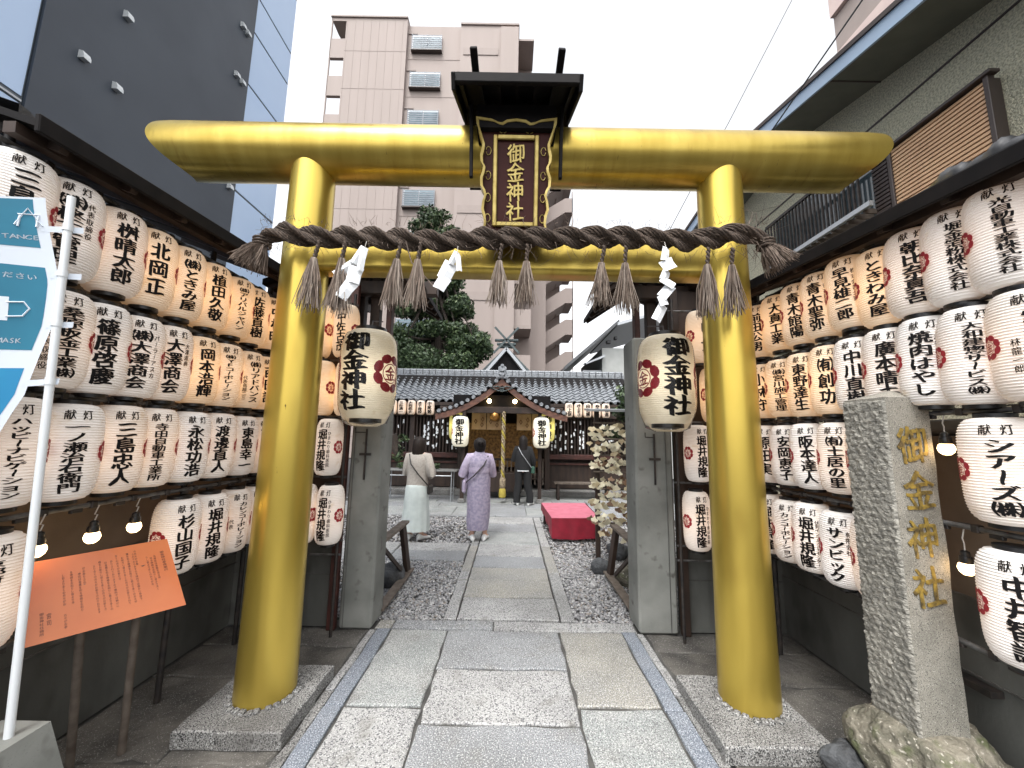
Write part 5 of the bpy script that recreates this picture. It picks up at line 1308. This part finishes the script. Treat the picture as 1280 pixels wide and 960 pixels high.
MB().lathe([(.01, -.04), (.045, -.02), (.05, .01), (.03, .04), (.01, .045)], 14, (0, -.10, 1.50)).build('hair_bun', 'hair', t, 60)
MB().tube([(.13, -.07, 1.30), (.05, -.16, 1.16), (-.10, -.165, 1.0), (-.20, -.07, .90), (-.21, .02, .86)], .010, 6).build('bag_strap', 'strap', t, 60)
MB().box((-.235, .02, .82), (.05, .17, .20), None, .02).build('shoulder_bag', 'kimono_pale', t)
shoes(t, legs, 'shoe_white')
# person in black
H = 1.64
t = thing('person', 'person dressed all in black standing below the porch lantern', 'person', (.30, 9.45, 0), R(0))
arms = {-1: ((-.22, .05, 1.06), (-.12, .25, 1.12), (.4, .5, .3)), 1: ((.24, .0, 1.04), (.24, .12, .86), (0, .3, -1))}
legs = {-1: ((-.10, .02, .47), (-.14, .0, .08), (-.18, .11, .03)), 1: ((.11, .02, .47), (.17, 0, .08), (.24, .10, .03))}
body(t, H, arms, legs)
for s in (-1, 1):
    kn, an, _ = legs[s]
    MB().tube([(s * .085, 0, .90), (s * .10, 0, .70), kn, (an[0], an[1], .25), (an[0], an[1], .06)], [.105, .10, .09, .085, .085], 14).build('trouser_leg', 'black_cloth', t, 60)
loft([(0, 0, .82, .185, .145), (0, 0, .95, .19, .145), (0, 0, 1.1, .19, .14), (0, 0, 1.25, .20, .14), (0, 0, 1.33, .15, .10), (0, 0, 1.39, .075, .07)], 24).build('jacket', 'black_cloth', t, 70)
loft([(0, 0, .79, .18, .14), (0, 0, .83, .182, .142)], 24).build('shirt_hem', 'paper_white', t, 70)
for s in (-1, 1): sleeve(t, s, H, arms, 'black_cloth', (.085, .075, .06))
loft([(0, -.07, 1.02, .08, .03), (0, -.08, 1.15, .11, .045), (0, -.06, 1.3, .105, .06), (0, -.03, 1.42, .10, .085), (0, .0, 1.52, .105, .108), (0, .0, 1.59, .09, .095), (0, .0, 1.645, .02, .03)], 22, .03, 9, amp_grow=False).build('hair', 'hair', t, 80)
MB().tube([(-.12, -.09, 1.36), (-.05, -.165, 1.22), (.10, -.165, 1.02), (.2, -.1, .88)], .009, 6).build('bag_strap', 'alu', t, 60)
MB().box((.235, -.02, .82), (.09, .12, .17), None, .02).build('shoulder_bag', 'bag_green', t)
shoes(t, legs, 'shoe_white')

# ============================================================ BUILDINGS
# dark and white clad building, left
db = thing('office_building', 'tall dark grey and white panelled building over the left lane wall', 'building', (-7, 0, 0))
HB = 26
MB().box((-3.03, 6.93, HB / 2), (6, 4.0, HB)).build('dark_wall', 'dark_facade', db)
MB().box((-3.08, 1.5, HB / 2), (6, 6.85, HB)).build('wall_core', 'panel_joint', db); MB().box((-3.08, 9.74, HB / 2), (6, 1.6, HB)).build('wall_core', 'panel_joint', db)
zz = [0, 3.2]
lv = []
z = 6.22 - 6.2
edges_z = [.0, 3.02, 6.20, 9.15, 10.62, 12.2, 13.28, 15.3, 18.3, 21.3, 24.3, 26]
lz = [.1, 3.02, 6.20, 9.2, 12.2, 15.2, 18.2, 21.2, 24.2, 26]
for i in range(len(lz) - 1):
    MB().box((-.075, 1.5, (lz[i] + lz[i + 1]) / 2 + .04), (.02, 6.8, lz[i + 1] - lz[i] - .12)).build('wall_panel', 'white_panel', db)
    MB().box((-.07, 1.5, lz[i] + .02), (.05, 6.8, .03)).build('joint_trim', 'alu', db)
lz = [.1, 4.6, 7.62, 9.15, 10.64, 12.20, 13.28, 15.2, 16.8, 18.2, 21.2, 24.2, 26]
for i in range(len(lz) - 1):
    MB().box((-.075, 9.74, (lz[i] + lz[i + 1]) / 2 + .02), (.02, 1.57, lz[i + 1] - lz[i] - .06)).build('wall_panel', 'white_panel', db)
for y, z in ((5.46, 7.57), (5.97, 8.96), (5.99, 7.54), (5.48, 6.11), (5.99, 6.11), (8.5, 11.85), (8.68, 11.84), (8.5, 10.44), (8.7, 10.43), (8.71, 7.56), (8.5, 13.3), (8.68, 13.3), (5.97, 10.5)):
    pr = [(0, -.07), (.10, -.07), (.10, -.02), (.07, .05), (0, .07)]
    MB().prism(pr, 1, -.055, .055).build('vent_hood', 'vent_metal', db)
    q = col.objects[-1]; q.location = (-.03, y, z)
# brown apartment block
ab = thing('apartment_block', 'tall pinkish brown tiled apartment block behind the shrine', 'building', (0, 26, 0))
TOPZ = 33.8
b_ = lambda nm, m, x0, x1, y0, y1, z0, z1, ch=0: MB().box(((x0 + x1) / 2, (y0 + y1) / 2, (z0 + z1) / 2), (x1 - x0, y1 - y0, z1 - z0), None, ch).build(nm, m, ab)
b_('main_wall', 'apt_tile', -13.4, -8.62, 0, 9, 0, TOPZ)
b_('core_wall', 'apt_tile', -8.62, -4.45, .35, 9, 0, TOPZ - .25)
b_('core_wall', 'apt_tile', -4.45, -1.3, .0, 9, 0, TOPZ - .5); b_('core_wall', 'apt_tile', -1.3, .05, -.25, 9, 0, TOPZ - .85)
b_('recess_panel', 'apt_trim', -4.3, -1.4, -.06, .0, 0, 1)
fl_z = [31.16 - 3.27 * k for k in range(10)]
# corner strip with open slots
b_('corner_post', 'apt_tile', -14.55, -14.47, 0, .12, 0, TOPZ)
for k in range(11):
    zt = 33.5 - 3.27 * k; b_('balcony_parapet', 'apt_tile', -14.5, -13.4, 0, .25, zt - 3.27, zt - 1.58)
b_('balcony_lintel', 'apt_tile', -14.5, -13.4, 0, 1.2, 33.5, TOPZ)
for k in range(10):
    z0 = fl_z[k]
    wn = bpy.data.objects.new('window', None); col.objects.link(wn); wn.parent = ab
    MB().box((-7.1, .33, z0 + .72), (2.3, .1, 1.45)).build('window_frame', 'alu', wn)
    MB().box((-7.65, .27, z0 + .72), (1.05, .03, 1.3)).build('pane', 'blind_glass', wn); MB().box((-6.55, .27, z0 + .72), (1.05, .03, 1.3)).build('pane', 'blind_glass', wn)
    mb = MB()
    for j in range(8): mb.box((-7.1, .12, z0 + .12 + j * .17), (2.34, .03, .045))
    for x in (-8.25, -7.1, -5.95): mb.box((x, .14, z0 + .72), (.04, .04, 1.4))
    mb.build('window_guard', 'guard', wn); MB().box((-7.1, .18, z0 - .03), (2.4, .35, .08)).build('sill', 'shutter_frame', wn)
    b_('floor_joint', 'apt_trim', -13.4, -8.62, -.012, .0, z0 - .32, z0 - .28); b_('floor_joint', 'apt_trim', -8.6, -4.46, .33, .35, z0 - .62, z0 - .54)
    b_('recess_panel', 'apt_trim', -4.2, -1.5, -.05, 0, z0 - .5, z0 + .10); b_('floor_joint', 'apt_trim', -8.6, -7.9, .28, .35, z0 + 1.62, z0 + 1.72)
mb = MB(); x = -13.3
while x < -8.7: mb.box((x, -.006, TOPZ / 2), (.012, .012, TOPZ)); x += .62
mb.build('vertical_joints', 'apt_trim', ab)
b_('parapet_cap', 'apt_trim', -14.6, -8.6, -.1, 9, TOPZ, TOPZ + .12); b_('parapet_cap', 'apt_trim', -4.45, .1, -.1, 9, TOPZ - .5, TOPZ - .36)
# right-hand balcony column at the top
b_('balcony_slab', 'apt_trim', .05, 1.25, 0, 2.5, 32.0, 32.15)
for k in range(9):
    z0 = 28.9 - 3.27 * k; b_('balcony_slab', 'apt_trim', .05, 1.25, 0, 2.5, z0 - .25, z0); b_('balcony_parapet', 'apt_tile', .06, 1.23, 0, .12, z0, z0 + 1.15 if k else z0 + .1)
b_('balcony_wall', 'apt_trim', .05, 1.2, 2.4, 2.6, 0, 32); 
MB().box((.35, 1.0, 29.5), (.6, .35, .8), None, .03).build('cooling_unit', 'alu', ab)
# stair tower further back with zigzag flights
b_('stair_core', 'apt_tile', 1.25, 2.55, 3.2, 9, 0, 26); b_('stair_core', 'apt_tile', .3, 1.25, 2.6, 9, 0, 26)
b_('stair_back', 'apt_trim', 2.55, 4.2, 7.6, 7.8, 0, 21)
b_('stair_post', 'apt_tile', 4.93, 5.0, 5, 5.12, 0, 22.8)
for k in range(9):
    z0 = 1.6 + 2.72 * k
    p = MB(); X0, X1, XM = 2.55, 5.0, 4.35
    poly = [(X0, z0 - 1.0), (XM, z0 + .25), (X1, z0 + .25), (X1, z0 + 1.55), (XM, z0 + 1.55), (X0, z0 + .35)]
    p.prism(poly, 1, 5.0, 5.2).build('stair_parapet', 'apt_tile', ab)
    MB().prism([(X0, z0 - 1.05), (XM, z0 + .18), (X1 - .02, z0 + .18), (X1 - .02, z0 + .32), (XM, z0 + .32), (X0, z0 - .9)], 1, 5.2, 7.6).build('stair_flight', 'apt_trim', ab)
    MB().prism([(X0, z0 + .5), (XM - .6, z0 - .3), (XM - .6, z0 - .15), (X0, z0 + .65)], 1, 6.4, 7.6).build('stair_flight', 'apt_trim', ab)
for k in range(7):
    z0 = 2 + 3.27 * k; b_('balcony_slab', 'apt_trim', -.2, .35, 2.5, 2.6, z0, z0 + .1)
# pale pink tower, upper right
pt = thing('pink_tower', 'pale pink apartment tower showing above the right house eave', 'building', (17, 12, 0))
MB().box((5, 3, 11), (10, 6, 22.3)).build('tower_wall', 'pink_wall', pt)
MB().box((5, 3.6, 23.2), (9.6, 5, 3)).build('recess_wall', 'apt_trim', pt)
MB().add([(0, 0, 22.1), (6, -.4, 22.1), (6, .2, 22.1), (0, .2, 22.1), (0, 0, 22.7), (6, -.4, 23.3), (6, .2, 23.3), (0, .2, 22.7)], BF).build('balcony_parapet', 'pink_wall', pt)
MB().box((5, 3, 27.5), (10, 6.2, 6)).build('tower_wall', 'pink_wall', pt); MB().box((1.4, .4, 23.4), (.3, .3, 2.4)).build('balcony_post', 'pink_wall', pt)
# right house
rh = thing('stucco_house', 'olive stucco house with tan louvred shutter over the right lane wall', 'house', (3.85, 0, 0))
MB().prism([(-.4, 0), (7.0, 0), (7.0, 5.40), (4.9, 5.70), (-.4, 4.50)], 0, .0, 4).build('stucco_wall', 'stucco', rh)
def rake(x0, x1, zo, th, m, nm):
    ys = [(-1.2, 4.32), (4.9, 5.70), (7.05, 5.40)]
    mb = MB(); vs = []
    for y, z in ys: vs += [(x0, y, z + zo), (x1, y, z + zo), (x1, y, z + zo + th), (x0, y, z + zo + th)]
    mb.add(vs, [(4 * i + k, 4 * i + (k + 1) % 4, 4 * i + 4 + (k + 1) % 4, 4 * i + 4 + k) for i in range(2) for k in range(4)] + [(3, 2, 1, 0), (8, 9, 10, 11)]).build(nm, m, rh)
rake(-.55, .3, .0, .03, 'soffit', 'soffit'); rake(-.575, -.55, -.02, .19, 'fascia_blue', 'fascia'); rake(-.595, -.575, .13, .05, 'shutter_frame', 'gutter'); rake(-.55, 4.2, .03, .10, 'house_roof', 'roof_deck')
for y in (1.2, 2.4, 3.6, 4.8): MB().box((-.26, y, 4.32 + (y + 1.2) * .2262 - .004), (.55, .012, .008)).build('soffit_joint', 'shutter_frame', rh)
MB().box((-.004, 3.3, 5.0), (.012, 7.3, .018)).build('wall_joint', 'shutter_frame', rh)
sh_ = bpy.data.objects.new('shutter', None); col.objects.link(sh_); sh_.parent = rh
MB().box((-.05, 3.12, 4.17), (.06, .86, .66)).build('shutter_back', 'shutter_frame', sh_)
for k in range(17): MB().box((-.10, 3.10, 3.87 + k * .0385), (.03, .78, .030), Matrix.Rotation(.25, 3, 'Y')).build('slat', 'slat_tan', sh_)
for y in (2.70, 3.50): MB().box((-.105, y, 4.17), (.06, .035, .72), None, .004).build('frame_stile', 'shutter_frame', sh_)
MB().box((-.11, 3.10, 4.535), (.09, .90, .03), None, .004).build('head_rail', 'shutter_frame', sh_)
for k in range(15): MB().box((-.10, 3.62, 3.87 + k * .043), (.03, .16, .028)).build('slat', 'shutter_frame', sh_)
bc = bpy.data.objects.new('balcony', None); col.objects.link(bc); bc.parent = rh
MB().box((-.02, 4.5, 4.3), (.05, 1.5, .9)).build('dark_window', 'glass', bc)
MB().beam((-.25, 3.60, 4.02), (-.25, 5.15, 4.02), .045, .05).build('bottom_rail', 'alu', bc); MB().beam((-.25, 3.75, 4.62), (-.25, 5.15, 4.62), .035, .035).build('top_rail', 'black_metal', bc)
mb = MB()
for k in range(26): mb.box((-.25, 3.72 + k * .058, 4.32), (.02, .016, .6))
mb.build('balusters', 'black_metal', bc)
mb = MB()
for k in range(15): mb.box((-.13, 3.7 + k * .1, 3.99), (.22, .02, .05))
mb.build('floor_bearers', 'old_wood', bc)
bk = thing('brick_panel', 'small red brick panel low on the right house wall', 'wall', (3.78, 1.9, 2.3))
brm = MB().box((0, 0, 0), (.06, .2, .055), None, .005).mesh('brick', 'brick')
MB().box((.03, 0, .2), (.05, 1.0, .7)).build('mortar_backing', 'granite_pale', bk)
for r_ in range(10):
    for c in range(5):
        y = -.44 + c * .21 + (r_ % 2) * .1 
        if y < .46: link('brick', brm, bk, (0, y, -.1 + r_ * .065))
# small house behind right
sm = thing('small_house', 'small pale grey house with sloping dark eave right of the shrine', 'house', (4.6, 16, 0))
MB().box((.9, 2.5, 2.7), (3.4, 5, 5.4)).build('house_wall', 'house_pale', sm)
MB().add([(-2.45, -.4, 4.35), (-.2, -.6, 6.35), (-.2, 5, 6.35), (-2.45, 5, 4.35), (-2.45, -.4, 4.5), (-.2, -.6, 6.5), (-.2, 5, 6.5), (-2.45, 5, 4.5)], BF).build('eave_slope', 'house_roof', sm)
MB().add([(-.3, -.7, 6.2), (3.0, -.7, 7.2), (3.0, 5, 7.2), (-.3, 5, 6.2), (-.3, -.7, 6.32), (3.0, -.7, 7.32), (3.0, 5, 7.32), (-.3, 5, 6.32)], BF).build('metal_roof', 'alu', sm)
MB().box((-1.5, 1.8, 2.2), (1.5, 3.2, 4.4)).build('side_wing', 'alu', sm)
MB().add([(-1.55, -.3, 4.62), (-.75, -.3, 4.95), (-.75, .3, 5.0), (-1.55, .3, 4.7), (-1.55, -.3, 4.68), (-.75, -.3, 5.05), (-.75, .3, 5.1), (-1.55, .3, 4.76)], BF).build('window_awning', 'alu', sm)
w1 = bpy.data.objects.new('window', None); col.objects.link(w1); w1.parent = sm
MB().box((-1.2, .17, 4.1), (.8, .06, .7)).build('window_frame', 'alu', w1); MB().box((-1.2, .13, 4.1), (.7, .03, .6)).build('pane', 'glass', w1)
MB().box((-.55, -.1, 5.62), (.18, .2, .14), None, .02).build('floodlight', 'black_plastic', sm); MB().box((-.25, -.1, 5.8), (.12, .2, .14), None, .02).build('floodlight', 'black_plastic', sm)
# overhead wires
for pts, lab in ((((8.6, 8, 16), (6.64, 8, 12.24), (4.89, 8, 8.86), (3.98, 8, 7.23), (3.3, 8, 5.95)), 'thin overhead wire crossing the open sky right of the plaque'), (((3.6, 2.4, 6.4), (3.22, 2.95, 5.75), (3.1, 4.2, 5.35), (3.12, 6.2, 5.2)), 'thin wire running along the right house eave')):
    o = MB().tube(pts, .008, 5).build('overhead_wire', 'wire', None, 60); tag(o, lab, 'wire', 'overhead wires')
